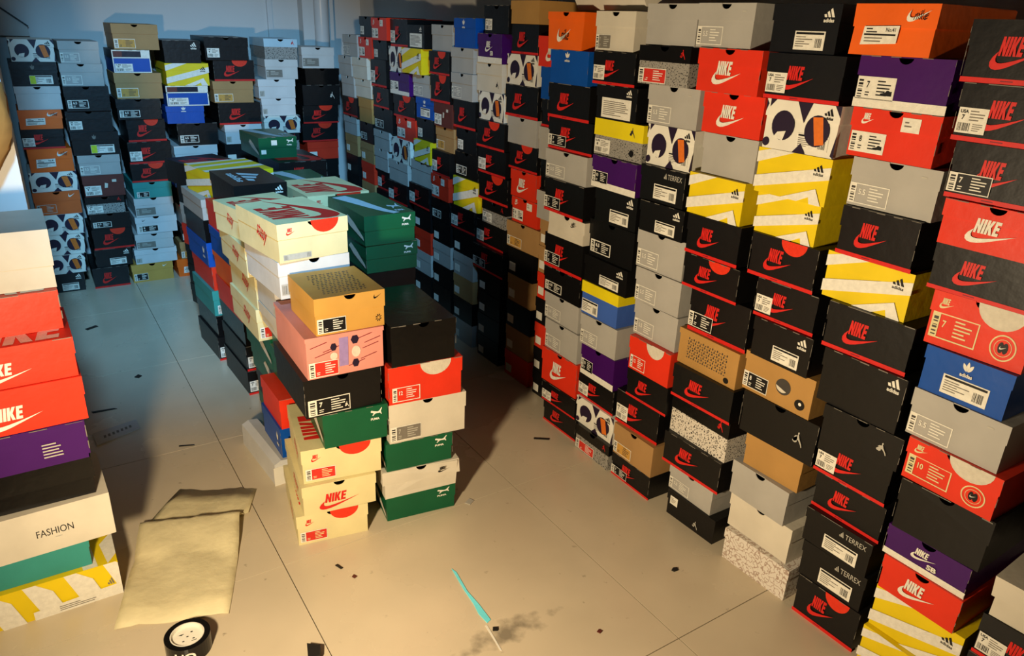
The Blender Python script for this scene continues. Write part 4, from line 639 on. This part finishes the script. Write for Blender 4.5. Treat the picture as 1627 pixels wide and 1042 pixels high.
# wrapping paper sheet folded over on the floor: rows from front to back
rows = [((-.018, 1.762), (.246, 1.669), .001), ((.005, 1.83), (.275, 1.745), .004), ((.03, 1.91), (.305, 1.83), .003), ((.05, 1.975), (.325, 1.885), .006), ((.066, 2.015), (.334, 1.915), .005), ((.068, 2.028), (.338, 1.926), .008), ((.078, 2.065), (.350, 1.966), .018), ((.090, 2.105), (.362, 2.010), .028), ((.100, 2.140), (.372, 2.048), .034), ((.104, 2.150), (.376, 2.057), .034), ((.108, 2.160), (.381, 2.066), .022), ((.116, 2.172), (.392, 2.075), .004), ((.14, 2.20), (.405, 2.08), .002), ((.19, 2.26), (.435, 2.14), .004), ((.243, 2.318), (.466, 2.206), .001)]
vs = []; fs = []; NC = 14; rn = random.Random(4)
for i, (p0, p1, z) in enumerate(rows):
    for j in range(NC+1):
        t = j/NC; vs.append((p0[0]+(p1[0]-p0[0])*t, p0[1]+(p1[1]-p0[1])*t+rn.uniform(-.002, .002), max(.001, z+rn.uniform(0, .0035)+(.004*math.sin(t*9+i) if z < .02 else 0))))
for i in range(len(rows)-1):
    for j in range(NC): k = i*(NC+1)+j; fs.append((k, k+1, k+NC+2, k+NC+1))
o = mesh_obj('wrapping_paper', vs, fs, 'wrapping_paper', smooth=True); md = o.modifiers.new('thickness', 'SOLIDIFY'); md.thickness = .0006; md.offset = 1
tag(o, 'creased cream wrapping paper folded over on the floor', 'paper')
# roll of tape
r = empty('tape_roll', (.134, 1.602, 0)); tag(r, 'black tape roll with white printed core on the floor', 'tape')
def tube(ro, ri, z0, z1, n=40):
    v = []; f = []
    for k in range(n):
        a = 2*math.pi*k/n
        for q, z in ((ro, z0), (ro, z1), (ri, z1), (ri, z0)): v.append((q*math.cos(a), q*math.sin(a), z))
    for k in range(n):
        m = (k+1) % n
        for e in range(4): f.append((4*k+e, 4*m+e, 4*m+(e+1) % 4, 4*k+(e+1) % 4))
    return v, f
v, f = tube(.054, .0405, 0, .046); mesh_obj('tape', v, f, 'tape_black', r)
v, f = tube(.0400, .0375, 0, .0465); mesh_obj('core', v, f, 'paper_white', r)
b = MB(); b.prism_xy([(.0374*math.cos(a*math.pi/16), .0374*math.sin(a*math.pi/16)) for a in range(32)], .034, .036); b.build('printed_disc', 'paper_white', r)
me = decal_mesh(('tape', 'print_marks', 'top'), [('print_black', [disc(-.012+.012*i, -.010+.012*j, .0032, 6, ry=.0022) for i in range(3) for j in range(3) if (i+j) % 2 == 0]+[rect(-.018, .014, -.006, .016), rect(.006, -.018, .018, -.016)], 0)])
q = bpy.data.objects.new('print_marks', me); link(q, r); q.location = (0, 0, .0364)
P = text('TO', 0, 0, 1, 1, .03); D = []
v = []; f = []
for p in P:
    k = len(v)
    for x, y in p:
        a = -math.pi*.60+(x-.5)*.9; v.append((.0546*math.cos(a), .0546*math.sin(a), .008+y*.026))
    f.append(tuple(range(k, k+len(p))))
mesh_obj('lettering', v, f, 'paper_white', r)
# cardboard strip in the shadow behind the left stack
b = MB(); b.prism_xy([(.036, 2.855), (.043, 2.759), (.194, 2.820), (.192, 2.894)], .0006, .006); o = b.build('cardboard_strip', 'pale_grey_card'); tag(o, 'grey printed cardboard strip on shaded floor behind left stack', 'strip')
b = MB()
for i in range(7): x = .07+.015*i; b.box(x, x+.008, 2.80+.006*i, 2.82+.006*i, .006, .0064)
b.build('print_marks', 'print_grey', o)
# white foam tray leaning at the foot of the pile
r = empty('foam_tray', (.545, 2.36, 0), math.radians(4)); tag(r, 'long white foam tray leaning against foot of middle pile', 'tray')
b = MB(); b.prism_xz([(-.03, 0), (.03, 0), (.045, .075), (.03, .088), (-.004, .092), (-.028, .08)], -.165, .165); o = b.build('tray', 'foam_white', r)
b = MB(); b.box(-.033, .036, -.168, -.165, .0, .07); b.build('end_flap', 'paper_white', r)
# small scraps and a modelled light streak on the floor
def scrap(pts, z, m, label, cat='scrap'):
    b = MB(); b.prism_xy(pts, .0005, .0005+z); return tag(b.build('floor_scrap', m), label, cat, 'scraps on the floor')
scrap([(.842, 1.525), (.847, 1.505), (.836, 1.42), (.838, 1.36), (.836, 1.295), (.822, 1.29), (.819, 1.33), (.826, 1.37), (.830, 1.43)], .0015, 'cyan_light_streak', 'cyan sliver standing in for a light streak, front floor tile')  # streak of light on the tile, imitated by a cyan-coloured sliver
scrap([(.812, 1.285), (.818, 1.283), (.806, 1.19), (.802, 1.192)], .0008, 'paper_white', 'thin white line trailing from the cyan light streak')
scrap([(.826, 1.268), (.838, 1.262), (.832, 1.252), (.82, 1.258)], .004, 'scrap_dark', 'black crumb beside the cyan light streak')
scrap([(.556, 1.71), (.564, 1.712), (.572, 1.688), (.565, 1.686)], .002, 'scrap_dark', 'dark chip on the floor below the front cream box')
scrap([(.580, 1.64), (.588, 1.646), (.594, 1.634), (.584, 1.63)], .002, 'brown_red_card', 'tiny brown ring of card on the front floor tile')
scrap([(1.400, 1.188), (1.412, 1.194), (1.424, 1.188), (1.418, 1.178), (1.404, 1.180)], .003, 'scrap_dark', 'black leaf-like scrap near right-wall stacks')
scrap([(1.056, 1.114), (1.066, 1.118), (1.070, 1.108), (1.060, 1.105)], .003, 'brown_red_card', 'small brown crumb right of the floor smear')
scrap([(.385, 1.448), (.412, 1.425), (.400, 1.395), (.372, 1.40)], .020, 'scrap_dark', 'dark folded wrapper at the bottom picture edge')
scrap([(.296, 2.62), (.345, 2.60), (.346, 2.595), (.295, 2.612)], .002, 'scrap_dark', 'thin dark stick on the floor beside middle pile')
scrap([(.05, 3.05), (.13, 3.04), (.14, 3.03), (.055, 3.035)], .002, 'scrap_dark', 'dark strip on shaded floor behind left stack')
scrap([(.24, 3.30), (.258, 3.32), (.27, 3.30), (.255, 3.285)], .003, 'scrap_dark', 'dark crumb in the middle of the rear aisle')
scrap([(.11, 3.99), (.16, 4.02), (.17, 4.0), (.12, 3.97)], .002, 'scrap_dark', 'dark scrap on the blue-lit rear floor')
scrap([(1.035, 1.785), (1.06, 1.80), (1.068, 1.782), (1.045, 1.768)], .002, 'light_grey_print', 'clear tape bit beside front green box on floor')
scrap([(1.585-.11, 2.02), (1.585-.06, 1.985), (1.585-.066, 1.978), (1.585-.115, 2.012)], .003, 'scrap_dark', 'dark splinter by foot of seventh right-wall stack')
